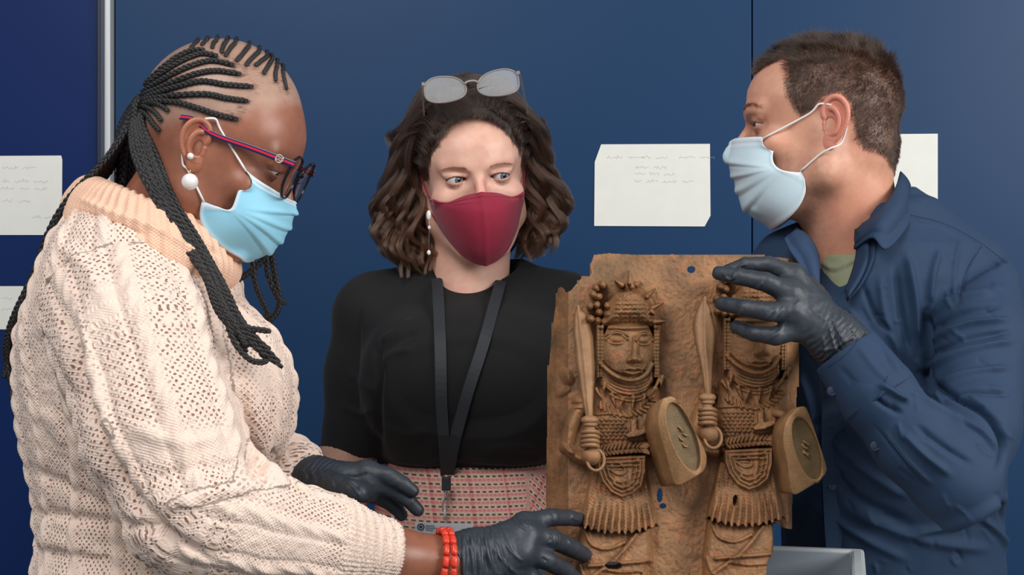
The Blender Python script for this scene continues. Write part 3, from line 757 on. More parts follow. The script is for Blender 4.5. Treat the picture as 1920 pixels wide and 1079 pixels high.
def center_mask():
    hd = HC; bl = bvh_of(hd.l(SKC[0]), SKC[1])
    rows = [(0, 6.75, 3.2, -2.35, 10.4, -1.9), (.15, 6.8, 3.1, -2.9, 11.6, -3.0), (.35, 6.7, 3.0, -3.5, 12.3, -4.6), (.6, 6.5, 3.0, -4.4, 11.9, -7.4), (.85, 6.2, 3.0, -5.4, 10.4, -10.4), (1, 6.0, 3.0, -6.0, 8.6, -12.3)]
    def pl(u, v):
        d = .10*np.exp(-((v-.10)/.02)**2)-.10*np.exp(-((v-.14)/.02)**2)     # top seam
        d += .05*np.exp(-((v-.97)/.02)**2)
        d += .05*np.sin(9*u+7*v)*np.sin(5*v+3*u)*np.exp(-((np.abs(u)-.5)/.3)**2)
        d += .10*np.exp(-(((v-.17)-.05*np.cos(3*u))/.02)**2)*np.exp(-((u-.25)/.2)**2)
        return d
    V, F, G, uu, vv = face_mask(hd, bl, rows, 1.25, ridge=.16, pleats=pl, th=.12, dip=.95)
    # dip of the upper edge between nose and cheek
    m = NT('red_cotton'); f = m.noise(1400, 2, .6); m.col(m.mix(m.noise(40, 3, .6), lin((132, 10, 44)), lin((156, 18, 58)))); m.bump(f, .4, .0005); m.set(Roughness=.8)
    m.b.inputs['Sheen Weight'].default_value = .2
    root = empty('face_mask', G[30, 40], 'crimson red fabric face mask worn by the woman in the middle', 'mask', None)
    link('mask_fabric', npmesh('mask_fabric', V, F), m.m, root)
    for s, j in ((1, 80), (-1, 0)):
        a = G[3, j]; b = G[57, j]; e1 = hd.w((s*7.9, -.5, 1.8)); e2 = hd.w((s*7.9, -1.6, -2.2))
        v, q = tube(spline([a, (a+e1)/2, e1, hd.w((s*7.7, -2.6, 0)), e2, (b+e2)/2, b], 30), .0014, 8); link('ear_loop', npmesh('ear_loop', v, q), m.m, root)
center_mask()
def hair_mat(name, c0, c1, rough=.28, r2=.3):
    m = bpy.data.materials.new(name); m.use_nodes = True; t = m.node_tree; t.nodes.remove(t.nodes['Principled BSDF'])
    h = t.nodes.new('ShaderNodeBsdfHairPrincipled'); h.parametrization = 'COLOR'; out = t.nodes['Material Output']
    i = t.nodes.new('ShaderNodeHairInfo'); r = t.nodes.new('ShaderNodeValToRGB'); t.links.new(i.outputs['Intercept'], r.inputs[0])
    r.color_ramp.elements[0].color = (*lin(c0), 1); r.color_ramp.elements[1].color = (*lin(c1), 1)
    mx = t.nodes.new('ShaderNodeMix'); mx.data_type = 'RGBA'; mx.blend_type = 'MULTIPLY'; mx.inputs[0].default_value = 1; rr = t.nodes.new('ShaderNodeValToRGB'); t.links.new(i.outputs['Random'], rr.inputs[0]); rr.color_ramp.elements[0].color = (.3, .3, .3, 1); rr.color_ramp.elements[1].color = (2.3, 2.1, 1.9, 1); t.links.new(r.outputs[0], mx.inputs[6]); t.links.new(rr.outputs[0], mx.inputs[7]); t.links.new(mx.outputs[2], h.inputs['Color']); h.inputs['Roughness'].default_value = rough; h.inputs['Radial Roughness'].default_value = r2
    t.links.new(h.outputs[0], out.inputs[0]); return m
def center_hair():
    hd = HC; rn = np.random.default_rng(3)
    hair = child_empty('hair', hd.w((0, -3, 5)), PC); tag(hair, 'dark brown wavy shoulder-length hair')
    F = Field((-10, -13, -13), (10, 10, 13.5), .3)
    F.add(ell((0, -1.2, 4.2), (7.9, 9.9, 9.6)))
    for s in (-1, 1):
        F.add(rcone((s*6.5, -4, 4), (s*8.2, -4, -8), 3.2, 2.4), 2)
        F.add(rcone((s*2, -8, 0), (s*4, -7, -10), 3.4, 2.6), 2)
    def face(X, Y, Z):
        zl = 9.0-.10*X**2-.0018*X**4; return np.maximum(np.maximum(-Y+2.2+.0*X, Z-zl), np.abs(X)-6.9)*.7
    F.cut((face, np.array([-8, 1.5, -14.]), np.array([8, 14, 9.])), .5)
    V, Q = F.mesh(); link('hair_base', npmesh('hair_base', hd.w(V), Q), plain('dark_hair_base', (26, 19, 17), .6), hair)
    # locks
    M = 30; All = []; Rd = []
    def hairline(x): return 8.3-.10*x**2-.0018*x**4
    t = np.linspace(0, 1, M); nl = 0; tries = 0
    while nl < 420 and tries < 5000:
        tries += 1
        s = 1 if rn.random() < .52 else -1
        th = rn.uniform(0, 1); ph = rn.uniform(-.5, PI*1.0)        # ph: 0 side, front positive y
        xr = s*rn.uniform(.1, 7.4); yr = rn.uniform(-9.5, 8.0); k = 1-(xr/7.7)**2-((yr+1.0)/9.8)**2
        if k < 0.02: continue
        zr = 3.5+8.1*math.sqrt(k)
        if yr > 3 and zr < hairline(xr)+.1: continue
        if zr < 3: continue
        q = rn.beta(1.3, 1.1); ext = (14.2 if s > 0 else 12.8)
        front = (yr+10)/18
        yy = -7+8.6*front+rn.normal(0, .5); zend = (-13.6 if s > 0 else -12.8)+rn.uniform(-.8, 3.2)+(1.5*q if s < 0 else .6*q)
        xo = 7.6+(ext-7.6)*q
        back = front < .35 and rn.random() < .55
        if back: xo = rn.uniform(1, 8); yy = -8.5
        out = max(abs(xr), 3.5)
        pts = [(xr, yr, zr), (s*(out+1.1+.6*q), yr*.8, zr*1.05+1.6), (s*(8.3+1.8*q), yr*.45+.2, 6.2), (s*(8.2+(xo-8.2)*.62), yy*.9+.4, 0.8), (s*xo, yy, -3.8), (s*(xo*.97), yy, -8), (s*(xo*.9-.8*q-.6), yy+.3, zend)]
        if back: pts = [(xr, yr, zr), (s*abs(xr)*1.1, -9.5, 6), (s*(abs(xr)+1), -10.6, 2), (s*(xo*.8+1), -10.5, -3), (s*xo, -9.6, -8), (s*xo, -9, zend)]
        g = spline(pts, M)
        L = 1; amp = np.interp(t, [0, .25, .5, .8, 1], [0, .2, .9, 1.25, 1.2])*rn.uniform(.6, 1.15); wl = rn.uniform(2.6, 3.9); p0 = rn.uniform(0, 2*PI)
        side = np.array([s, 0, 0]); fr = np.array([0, 1., 0])
        g = g+amp[:, None]*(np.sin(t*2*PI*wl+p0)[:, None]*side+np.cos(t*2*PI*wl*.93+p0)[:, None]*fr*.9)
        n = 56; a = rn.uniform(0, 2*PI, n); rr = np.sqrt(rn.random(n))
        wid = np.interp(t, [0, .2, .55, .85, 1], [.7, .62, .5, .38, .12])[None, :]*rr[:, None]*rn.uniform(.7, 1.3)
        tw = t*rn.uniform(-2.5, 2.5)
        ox = wid*np.cos(a[:, None]+tw[None]); oy = wid*np.sin(a[:, None]+tw[None])
        S = g[None]+ox[..., None]*side+oy[..., None]*fr+wid[..., None]*.25*np.array([0, 0, 1.])
        S += rn.normal(0, .07, (n, 1, 3))*t[None, :, None]*1.6
        S += (np.sin(t[None]*rn.uniform(8, 22, (n, 1))+rn.uniform(0, 6, (n, 1)))*.06*t[None])[..., None]*side
        # keep roots on scalp
        All.append(S); nl += 1
    for _ in range(300):      # hair swept back and sideways from the hairline
        s = 1 if rn.random() < .5 else -1; x0 = s*abs(rn.normal(0, 3.2)) if rn.random() < .6 else s*rn.uniform(0, 6.6)
        if abs(x0) > 6.7: continue
        z0 = hairline(x0)-.1+abs(rn.normal(0, .5)); k = max(0, 1-(x0/7.7)**2-((z0-3.4)/8.6)**2); y0 = -1+9.8*math.sqrt(k)
        a = rn.uniform(.8, 1.2); off = rn.uniform(.1, 2.0)
        pts = [(x0, y0-.2, z0), (x0+s*.9*a, y0+.1+off*.4, z0+1.6), (x0+s*(2.2*a), y0-2.2, z0+2.4+off*.5-.1*abs(x0)), (x0*.6+s*(6.2+off*.7), y0-5.5, 8.2-.2*abs(x0)), (s*(8.6+off), -3.5+rn.normal(0, .8), 3.5), (s*(9.2+off*1.4), -3+rn.normal(0, 1), -.5)]
        g = spline(pts, M)+(np.sin(t*2*PI*2.4+x0*1.3+z0)*.16*t)[:, None]; All.append(g[None]+rn.normal(0, 1, (70, 1, 3))*np.array([.30, .22, .26])*np.interp(t, [0, .15, .7, 1], [1.3, 1, .9, .5])[None, :, None]*rn.uniform(.5, 1.1)+np.sin(t*2*PI*rn.uniform(2, 5)+rn.uniform(0, 6))[None, :, None]*.10*np.array([.6, .3, 1.])*np.clip(t*6, 0, 1)[None, :, None])
    S = np.concatenate(All); n = len(S)
    # push out of the skull
    c = np.array([0, -1.0, 4.2]); r = np.array([8.2, 10.3, 10.4]); e = (S-c)/r; pushk = (1+.045*rn.random(len(S)))[:, None]; k = np.linalg.norm(e, axis=2)/pushk; m = (k < 1.0)&(S[..., 2] > 0); S = np.where(m[..., None], c+(S-c)/np.maximum(k, .2)[..., None], S)
    # keep the face clear
    zl = 8.2-.10*S[..., 0]**2-.0018*S[..., 0]**4; m = (S[..., 1] > 3)&(S[..., 2] < zl-.3)&(np.abs(S[..., 0]) < 6.9)&(S[...,2]>-12)
    S[..., 1] = np.where(m, 3-(S[..., 1]-3)*.3, S[..., 1]); S[..., 0] = np.where(m, np.sign(S[..., 0])*np.maximum(np.abs(S[..., 0]), 6.8), S[..., 0])
    print('hair strands', n)
    rad = np.interp(t, [0, .8, 1], [.00018, .00018, .00006])[None].repeat(n, 0)
    strands('hair_strands', hd.w(S), rad, hair_mat('brown_hair', (38, 28, 24), (80, 58, 45)), hair)['kind'] = 'stuff'
    # flyaways included; eyebrows
    E = []
    for s in (-1, 1):
        for _ in range(230):
            u = rn.random(); x = s*(1.5+3.4*u); z = 1.35+.6*math.sin(u*2.2)-.3*u+rn.normal(0, .10)*(1.1-u*.6); y = 9.2-.55*(abs(x)-1.4)*.55
            h = HBV.ray_cast(Vector((x, 14, z)), Vector((0, -1, 0)))
            if h[0] is None: continue
            p = np.array(h[0]); d = np.array([s*.42, -.05, .16-.3*u]); E.append([p, p+d*.5+np.array([0, .06, 0]), p+d+np.array([0, .03, 0])])
    E = np.array(E); strands('eyebrow', hd.w(E), np.full((len(E), 3), .00006), hair_mat('brow_hair', (70, 48, 40), (70, 48, 40), .4), PC)['kind'] = 'stuff'
HBV = bvh_of(HC.l(SKC[0]), SKC[1])
center_hair()
def center_glasses():
    lm = NT('pale_lens'); lm.col((.93, .95, .97)); lm.set(Roughness=.03, IOR=1.35); lm.b.inputs['Transmission Weight'].default_value = .82; lm.b.inputs['Specular IOR Level'].default_value = .9
    fm = plain('translucent_grey_frame', (158, 150, 146), .2); fm.node_tree.nodes['Principled BSDF'].inputs['Transmission Weight'].default_value = .25
    P0 = at(884, 160, 1.925); ux = at(930, 154, 1.925)-at(830, 166, 1.925); ux = ux/np.linalg.norm(ux)
    un = np.array([0, -1, .55]); un = un-ux*(un@ux); un /= np.linalg.norm(un); uy = np.cross(un, ux)
    r, W = glasses('reading_glasses', P0, ux, uy, un, 2.75, 2.05, .85, 12.5, fm, lm.m, fm, "grey-framed glasses pushed up on the dark wavy hair of the woman in the middle", tdrop=.5, tsplay=.8, tcurve=.6, tdir=None)
center_glasses()
def center_earring():
    w_ = NT('pearl'); w_.col(lin((236, 232, 228))); w_.set(Roughness=.22); w_.b.inputs['Coat Weight'].default_value = .6
    global PEARL; PEARL = w_.m
    root = empty('drop_earring', at(805, 400, 1.985), "long drop earring of small white pearls beside the red mask's edge", 'earring')
    Y = 1.975; P = [(804, 404), (805, 427), (804, 474)]; prev = None
    v, f = tube([at(804, 396, Y), at(805, 428, Y), at(804, 478, Y)], .0004, 6); link('wire', npmesh('wire', v, f), plain('silver_wire', (180, 180, 184), .3, metal=.8), root)
    for (x, y), r, e in zip(P, (.0040, .0026, .0030), (1.8, 1.1, 1.2)):
        v, f = ball(at(x, y, Y), (r*.9, r*.9, r*e), 16, 10); link('pearl', npmesh('pearl', v, f), PEARL, root)
center_earring()
# ---------------------------------------------------------------- the relief plaque (heights modelled over the plate; lengths below in frame pixels at the plate's depth)
def metal_mat():
    m = NT('ochre_patina_bronze')
    n1 = m.noise(22, 5, .65); n2 = m.noise(95, 4, .7); n3 = m.noise(600, 3, .7); n4 = m.noise(9, 3, .6)
    c = m.ramp(n1, [(.28, lin((88, 66, 44))), (.45, lin((138, 100, 66))), (.62, lin((166, 122, 82))), (.8, lin((148, 114, 76)))])
    c = m.mix(m.ramp(n2, [(.52, (0, 0, 0)), (.72, (.62, .62, .62))]), c, lin((190, 114, 74)))
    c = m.mix(m.ramp(n4, [(.52, (0, 0, 0)), (.7, (.55, .55, .55))]), c, lin((100, 84, 54)))
    c = m.mix(m.ramp(n3, [(.3, (.35, .35, .35)), (.5, (0, 0, 0))]), c, lin((64, 48, 36)))
    m.col(c); m.set(Roughness=.55, Metallic=.12); b = m.noise(900, 4, .7); m.bump(m.math('ADD', b, m.math('MULTIPLY', n2, 1.2)), .45, .0011)
    return m
PM = metal_mat().m
PY0 = 1.69
def plate_depth(px, py):
    d = PY0-.00016*(py-760)
    d = d+.0012*np.maximum(1066-px, 0)-.00004*np.clip(px-1066, 0, 500)*0+.0011*np.maximum(px-1478, 0)
    return d
def plaque():
    root = empty('relief_plaque', at(1270, 760, PY0), 'brown cast-metal relief plaque with two armoured figures, held upright between the gloved hands', 'plaque')
    sx = np.arange(1018, 1502, 1.0); sy = np.arange(470, 1186, 1.0); PX, PY = np.meshgrid(sx, sy)
    H = np.zeros_like(PX)
    n = lambda s, a, sd=0: a*vnoise(np.stack([PX.ravel(), PY.ravel(), 0*PX.ravel()], 1), s, sd).reshape(PX.shape)
    H += n(60, .0022)+n(22, .0009, 1)+n(7, .00035, 2)
    base = H.copy()
    def win(x0, y0, x1, y1):
        a, b = int(max(0, y0-470)), int(max(0, min(len(sy), y1-470))); c, d = int(max(0, x0-1018)), int(max(0, min(len(sx), x1-1018))); return slice(a, b), slice(c, d)
    def put(sl, h, mode):
        if mode == 'max': H[sl] = np.maximum(H[sl], h)
        elif mode == 'add': H[sl] = H[sl]+h
        elif mode == 'sub': H[sl] = H[sl]-h
    def ridge(pts, w, h, mode='add', z0=None, taper=False, p=.5):
        xs = [q[0] for q in pts]; ys = [q[1] for q in pts]; sl = win(min(xs)-w*1.6-2, min(ys)-w*1.6-2, max(xs)+w*1.6+2, max(ys)+w*1.6+2)
        if H[sl].size == 0: return
        if len(pts) > 2: pts = [tuple(q) for q in spline(pts, 4*len(pts))]
        d, t = seg2(PX[sl], PY[sl], pts); ww = w*(1-t*.85) if taper else w
        k = np.clip(1-(d/ww)**2, 0, 1)**p
        if z0 is None: put(sl, h*k, mode)
        else: put(sl, np.where(k > 0, z0+h*k, -1), 'max')
    def dome(cx, cy, rx, ry, h, ang=0, p=.5, mode='add', z0=None):
        r = max(rx, ry)+2; sl = win(cx-r, cy-r, cx+r, cy+r)
        if H[sl].size == 0: return
        a = math.radians(ang); x = PX[sl]-cx; y = PY[sl]-cy; u = (x*math.cos(a)+y*math.sin(a))/rx; v = (-x*math.sin(a)+y*math.cos(a))/ry
        k = np.clip(1-u*u-v*v, 0, 1)**p
        if z0 is None: put(sl, h*k, mode)
        else: put(sl, np.where(k > 0, z0+h*k, -1), 'max')
    def plateau(poly, h, e=6, crown=0., mode='max'):
        xs = [q[0] for q in poly]; ys = [q[1] for q in poly]; sl = win(min(xs)-2, min(ys)-2, max(xs)+2, max(ys)+2)
        if H[sl].size == 0: return None
        sd = -polysd(PX[sl], PY[sl], poly); k = np.clip(sd/e, 0, 1); k = np.sqrt(np.clip(1-(1-k)**2, 0, 1))
        hh = k*(h+crown*np.clip(sd/30, 0, 1)); put(sl, np.where(sd > 0, hh+base[sl]*.5, -1), mode); return sl, sd
    rn = random.Random(5)
    def ring(cx, cy, r, w, h, z0):
        ridge([(cx+r*math.cos(a), cy+r*math.sin(a)) for a in np.linspace(0, 2*PI, 13)], w, h, z0=z0)
    def rope(pts, w, h, z0, n, lean=1):
        ridge(pts, w, h*.5, z0=z0); P = spline(pts, n)
        T = np.gradient(P, axis=0); T /= np.linalg.norm(T, axis=1, keepdims=True)
        for p, t in zip(P, T):
            nn = np.array([-t[1], t[0]]); a = p-nn*w*.8-t*w*.55*lean; b = p+nn*w*.8+t*w*.55*lean; ridge([tuple(a), tuple(b)], w*.42, h, z0=z0)
    def fig(ox, oy, second=False):
        o = lambda pts: [(x+ox, y+oy) for x, y in pts]
        # lower robe and legs
        plateau(o([(1088, 985), (1222, 985), (1226, 1055), (1216, 1062), (1212, 1190), (1080, 1190), (1078, 1060)]), .022, 16, .006)
        ridge(o([(1192, 1002), (1172, 1030), (1140, 1062), (1096, 1092), (1078, 1112)]), 5, .007); ridge(o([(1104, 1062), (1150, 1058), (1218, 1053)]), 4.5, .006)
        ridge(o([(1098, 1000), (1110, 1022), (1140, 1030), (1170, 1018)]), 4, .004); ridge(o([(1085, 1060), (1096, 1086), (1110, 1102)]), 4, .004)
        ridge(o([(1130, 1075), (1165, 1080), (1200, 1078)]), 5, .004, 'sub')
        # torso
        plateau(o([(1108, 728), (1128, 716), (1225, 716), (1238, 732), (1240, 800), (1226, 850), (1120, 852), (1104, 800)]), .020, 14, .008)
        # arms
        ridge(o([(1094, 752), (1072, 795), (1062, 838)]), 15, .020, z0=0, p=.7); ridge(o([(1062, 838), (1085, 858), (1106, 862)]), 12, .024, z0=.002, p=.7)
        dome(1088+ox, 752+oy, 17, 14, .022, 0, .7, z0=0.); ridge(o([(1054, 832), (1062, 845), (1074, 850)]), 3, .003); ridge(o([(1066, 772), (1080, 764), (1100, 766)]), 3, .003)
        if not second:
            dome(1062, 706, 22, 14, .012, 60, 1.2, z0=0); dome(1056, 735, 18, 10, .008, -30, 1.2, z0=0)
        # pleated skirt with fringe
        top, bot, cx = 882+oy, 1000+oy, 1160+ox
        sl = win(1070+ox, top, 1250+ox, bot+14)
        if H[sl].size:
            x = PX[sl]-cx; y = PY[sl]; t = np.clip((y-top)/(bot-top), 0, 1.2); hw = 52+t*26; u = x/hw
            edge = bot-16*u*u+3*np.cos(u*2*PI*6.0)+1.5*np.sin(u*51)+0*x; ins = (np.abs(u) < 1) & (y < edge)
            fr = np.clip((y-top-40)/50, 0, 1); un = u+.018*vnoise(np.stack([x.ravel()+0*y.ravel(), y.ravel(), 0*y.ravel()], 1), 14, 6).reshape(x.shape); pl = (.5+.5*np.cos(un*2*PI*6.0+.6*np.sin(7*t)))**.7; rw = .5+.5*np.cos((y-top)*2*PI/6.2+3*np.sin(u*20))
            hh = .016+.010*np.sqrt(np.clip(1-u*u, 0, 1))+.010*t+fr*.0062*pl-.0022*(1-fr)*pl+.0011*rw*(1-.5*fr)
            hh = hh*np.clip((1-np.abs(u))*9, 0, 1)**.5; put(sl, np.where(ins, hh, -1), 'max')
        # apron panel with nested rims and a leaf
        ap = o([(1117, 856), (1214, 852), (1214, 885), (1206, 915), (1188, 930), (1166, 938), (1142, 926), (1126, 905), (1118, 882)])
        r = plateau(ap, .036, 7)
        if r:
            s2, sd = r
            for k, w_ in ((5, 2.6), (13, 2.6), (20, 2.2)): H[s2] += .0028*np.exp(-((sd-k)/w_)**2)*(sd > 0)-.0018*np.exp(-((sd-k-4.2)/1.6)**2)*(sd > 0)
        ridge(o([(1182, 858), (1181, 890), (1178, 918)]), 5, .0030); ridge(o([(1142, 880), (1152, 868), (1166, 872), (1172, 886), (1158, 890), (1142, 880)]), 2.4, .0030)
        ridge(o([(1148, 880), (1165, 881)]), 2.2, .002); ridge(o([(1142, 893), (1158, 904), (1172, 903)]), 2.2, .0028); ridge(o([(1150, 908), (1162, 914), (1172, 912)]), 2, .0028)
        for k in range(5): ridge(o([(1188, 866+k*11), (1198, 862+k*11)]), 2, .0022)
        # chest texture, ropes, belt
        for j in range(7):
            for i in range(9):
                x = 1118+i*9+(j % 2)*4; y = 788+j*7
                if x < 1175+j: dome(x+ox, y+oy, 4.2, 2.6, .0032, 25*(-1)**j)
        for j in range(5):
            for i in range(3): dome(1214+i*8+ox, 790+j*10+oy, 4, 3, .003, 30)
        ridge(o([(1108, 778), (1150, 776), (1180, 782)]), 2.5, .003); ridge(o([(1112, 850), (1150, 852), (1226, 846)]), 3, .003)
        rope(o([(1126, 760), (1150, 774), (1180, 776), (1206, 770), (1226, 752)]), 6.5, .007, .026, 13)
        rope(o([(1126, 842), (1160, 837), (1200, 835), (1216, 838)]), 6, .008, .028, 15, -1); rope(o([(1128, 852), (1160, 848), (1200, 845), (1216, 848)]), 5, .007, .028, 15, 1)
        plateau(o([(1180, 786), (1196, 784), (1197, 804), (1218, 800), (1219, 812), (1196, 822), (1176, 824), (1170, 816), (1181, 808)]), .046, 4)
        # claws of the necklace
        for (x, y, a, l) in ((1122, 738, 60, 9), (1132, 728, 100, 9), (1150, 752, 70, 11), (1163, 757, 110, 9), (1186, 757, 95, 11), (1206, 752, 100, 10), (1222, 738, 125, 12), (1230, 724, 120, 12), (1240, 716, 100, 9)):
            c, s_ = math.cos(math.radians(a)), math.sin(math.radians(a)); ridge(o([(x-c*l, y-s_*l), (x+c*l, y+s_*l)]), 5, .010, z0=.030, taper=True)
        # neck rings
        plateau(o([(1124, 672), (1228, 672), (1228, 715), (1212, 738), (1180, 748), (1146, 742), (1124, 724)]), .032, 8)
        for k in range(6):
            dy = k*6.6+6; ridge(o([(1126, 684+dy), (1146, 702+dy), (1170, 712+dy), (1195, 713+dy), (1215, 703+dy), (1225, 690+dy)]), 2.7, .0032-.0001*k)
        # face
        dome(1178+ox, 655+oy, 50, 66, .020, 0, .55, z0=.030)
        ridge(o([(1126, 682), (1146, 700), (1168, 711), (1190, 713), (1210, 703), (1222, 684)]), 4.5, .006, z0=.040)
        ridge(o([(1132, 682), (1150, 696), (1170, 704), (1192, 705), (1208, 695)]), 2, .004, 'sub')
        for ex, ey, rx in ((1156, 635, 21), (1208, 637, 16)):
            dome(ex+ox, ey+oy, rx+3, 10, .0055, 0, .5, 'sub'); dome(ex+ox, ey+oy, rx-2, 7, .0062, 0, .6)
            up = o([(ex-rx, ey+1), (ex-rx*.5, ey-7), (ex, ey-9), (ex+rx*.5, ey-7), (ex+rx, ey+1)]); ridge(up, 2.4, .0040); ridge([(x, y-6) for x, y in up], 2, .0022)
            ridge(o([(ex-rx, ey+1), (ex-rx*.5, ey+8), (ex, ey+10), (ex+rx*.5, ey+8), (ex+rx, ey+1)]), 2.2, .0034)
        ridge(o([(1192, 636), (1191, 655), (1190, 672)]), 8, .0080, p=.8); dome(1190+ox, 674+oy, 15, 8, .0085, 0, .7); dome(1179+ox, 677+oy, 6, 5, .004); dome(1201+ox, 677+oy, 6, 5, .004)
        dome(1187+ox, 695+oy, 24, 10, .0035, 0, .7); ridge(o([(1168, 694), (1180, 690), (1188, 692), (1196, 690), (1206, 693)]), 3, .0034); ridge(o([(1170, 697), (1186, 702), (1204, 697)]), 3.4, .0034)
        ridge(o([(1166, 695), (1186, 696), (1207, 695)]), 1.2, .003, 'sub')
        # beaded cords at both cheeks
        for x in (1122, 1129, 1229, 1234):
            ridge(o([(x, 612), (x, 706)]), 3.6, .005, z0=.030)
            for k in range(14): dome(x+ox, 616+k*6.6+oy, 3.4, 2.4, .0012)
        # helmet
        dome(1178+ox, 614+oy, 56, 92, .026, 0, .5, z0=.030) if False else None
        hp = o([(1126, 616), (1128, 592), (1136, 568), (1149, 550), (1166, 541), (1184, 539), (1202, 544), (1217, 557), (1226, 578), (1231, 600), (1231, 616)])
        plateau(hp, .038, 22, .022); ridge(o([(1126, 613), (1180, 615), (1231, 612)]), 4, .006)
        for j in range(7):
            y = 553+j*8.2; hw = np.interp(y, [545, 560, 580, 610], [16, 34, 42, 46])
            for i in range(5):
                x = 1154+i*17.5; x = 1186+(x-1186)*(.80+.20*(y-540)/75)
                if abs(x-1184) > hw: continue
                w_ = 4.6 if i not in (0, 4) else 3.4; ridge(o([(x-w_, y+.6), (x, y-.8), (x+w_, y+.6)]), 2.5, .0036)
        for (x, y) in ((1118, 540), (1130, 534), (1112, 552), (1122, 556), (1106, 574), (1119, 572), (1124, 586), (1140, 574), (1146, 580), (1108, 598), (1122, 602), (1134, 604), (1150, 600), (1142, 590)):
            dome(x+ox, y+oy, 8, 7, .014, rn.uniform(0, 90), .6, z0=.024+.010*rn.random())
        for (x0, y0, x1, y1) in ((1166, 534, 1153, 526), (1181, 530, 1180, 508), (1186, 538, 1183, 526), (1194, 534, 1202, 528), (1214, 556, 1229, 541), (1224, 578, 1244, 568), (1228, 604, 1247, 603), (1222, 584, 1228, 590)):
            ridge(o([(x0, y0), (x1, y1)]), 5.5, .009, z0=.036, taper=True)
    fig(0, 0); fig(238, -14, True)
    H += n(9, .0006, 11)+n(4.5, .0004, 12)+n(2.6, .00022, 13)
    # outline
    OUT = [(1113, 479), (1140, 476), (1200, 478), (1260, 477), (1330, 478), (1400, 481), (1470, 483), (1496, 488), (1499, 560), (1497, 650), (1493, 760), (1488, 860), (1484, 993), (1470, 990), (1452, 979), (1446, 985), (1449, 1010), (1446, 1045), (1438, 1056), (1436, 1184),
           (1024, 1184), (1024, 1000), (1023, 930), (1026, 800), (1028, 700), (1035, 622), (1047, 541), (1052, 538), (1057, 542), (1061, 549), (1070, 545), (1080, 534), (1090, 522), (1098, 518), (1103, 520), (1108, 512), (1106, 498), (1110, 490)]
    OUT = [tuple(np.array(p)+(rn.uniform(-.8, .8), rn.uniform(-.8, .8))) for p in OUT]
    sd = polysd(PX, PY, OUT); ins = sd < .5
    for cx, cy, r1, r2 in ((1296, 506, 7, 6), (1242, 866, 9, 6), (1237, 930, 5, 13), (1243, 950, 6, 5), (1379, 940, 4.5, 11), (1463, 632, 5, 6), (1150, 1062, 16, 8), (1318, 690, 4, 8)):
        ins &= ((PX-cx)/r1)**2+((PY-cy)/r2)**2 > 1
    D = plate_depth(PX, PY)-H
    V = np.stack([(PX-960)/FPX*D, D, CAMZ+(539.5-PY)/FPX*D], -1); idx = np.full(PX.shape, -1, np.int64)
    cell = ins[:-1, :-1] & ins[1:, :-1] & ins[:-1, 1:] & ins[1:, 1:]
    used = np.zeros(PX.shape, bool)
    for a, b in ((0, 0), (0, 1), (1, 0), (1, 1)): used[a:a+cell.shape[0], b:b+cell.shape[1]] |= cell
    idx[used] = np.arange(used.sum()); Vv = V[used]; i, j = np.nonzero(cell)
    Q = np.stack([idx[i, j], idx[i+1, j], idx[i+1, j+1], idx[i, j+1]], 1)
    # boundary wall
    E = np.concatenate([Q[:, [0, 1]], Q[:, [1, 2]], Q[:, [2, 3]], Q[:, [3, 0]]]); key = E[:, 0]*10000000+E[:, 1]; rk = E[:, 1]*10000000+E[:, 0]
    B = E[~np.isin(key, rk)]; bv = np.unique(B); mp = np.full(len(Vv), -1); mp[bv] = np.arange(len(bv))+len(Vv)
    back = Vv[bv].copy(); ys = plate_depth(*[np.round(q) for q in proj(back)]); back[:, 1] = np.maximum(back[:, 1], ys)+.0035
    Q2 = np.stack([B[:, 1], B[:, 0], mp[B[:, 0]], mp[B[:, 1]]], 1)
    # smooth the outline
    Vt = np.concatenate([Vv, back]); nb = {}
    S = np.zeros((len(Vt), 3)); C = np.zeros(len(Vt))
    BB = np.concatenate([B, mp[B]]); np.add.at(S, BB[:, 0], Vt[BB[:, 1]]); np.add.at(S, BB[:, 1], Vt[BB[:, 0]]); np.add.at(C, BB[:, 0], 1); np.add.at(C, BB[:, 1], 1)
    m = C > 0; Vt[m] = Vt[m]*.4+.6*S[m]/C[m][:, None]
    # plain back sheet
    gx = np.arange(1018, 1502, 8.); gy = np.arange(470, 1186, 8.); GX, GY = np.meshgrid(gx, gy); gi = polysd(GX, GY, OUT) < 4
    GD = plate_depth(GX, GY)+.0034; GV = np.stack([(GX-960)/FPX*GD, GD, CAMZ+(539.5-GY)/FPX*GD], -1).reshape(-1, 3); k = len(gx)
    hol = np.zeros(GX.shape, bool)
    for cx, cy in ((1296, 506), (1242, 866), (1237, 930), (1243, 950), (1379, 940), (1463, 632), (1150, 1062), (1318, 690)): hol |= np.hypot(GX-cx, GY-cy) < 16
    gi &= ~hol
    GQ = [[a*k+b, a*k+b+1, (a+1)*k+b+1, (a+1)*k+b] for a in range(len(gy)-1) for b in range(k-1) if gi[a, b] and gi[a+1, b] and gi[a, b+1] and gi[a+1, b+1]]
    Qa = np.concatenate([Q, Q2, np.array(GQ)+len(Vt)]); Vt = np.concatenate([Vt, GV])
    print('plaque', len(Vt)); link('relief_plate', npmesh('relief_plate', Vt, Qa), PM, root)
    pale = plain('worn_paler_bronze', (152, 114, 80), .55, .18, 60, .15, .4, 700)
    dark = plain('olive_patina_inlay', (112, 92, 62), .6, .22, 80, .1, .4, 500)
    def D0(x, y): return float(plate_depth(np.array(x), np.array(y)))
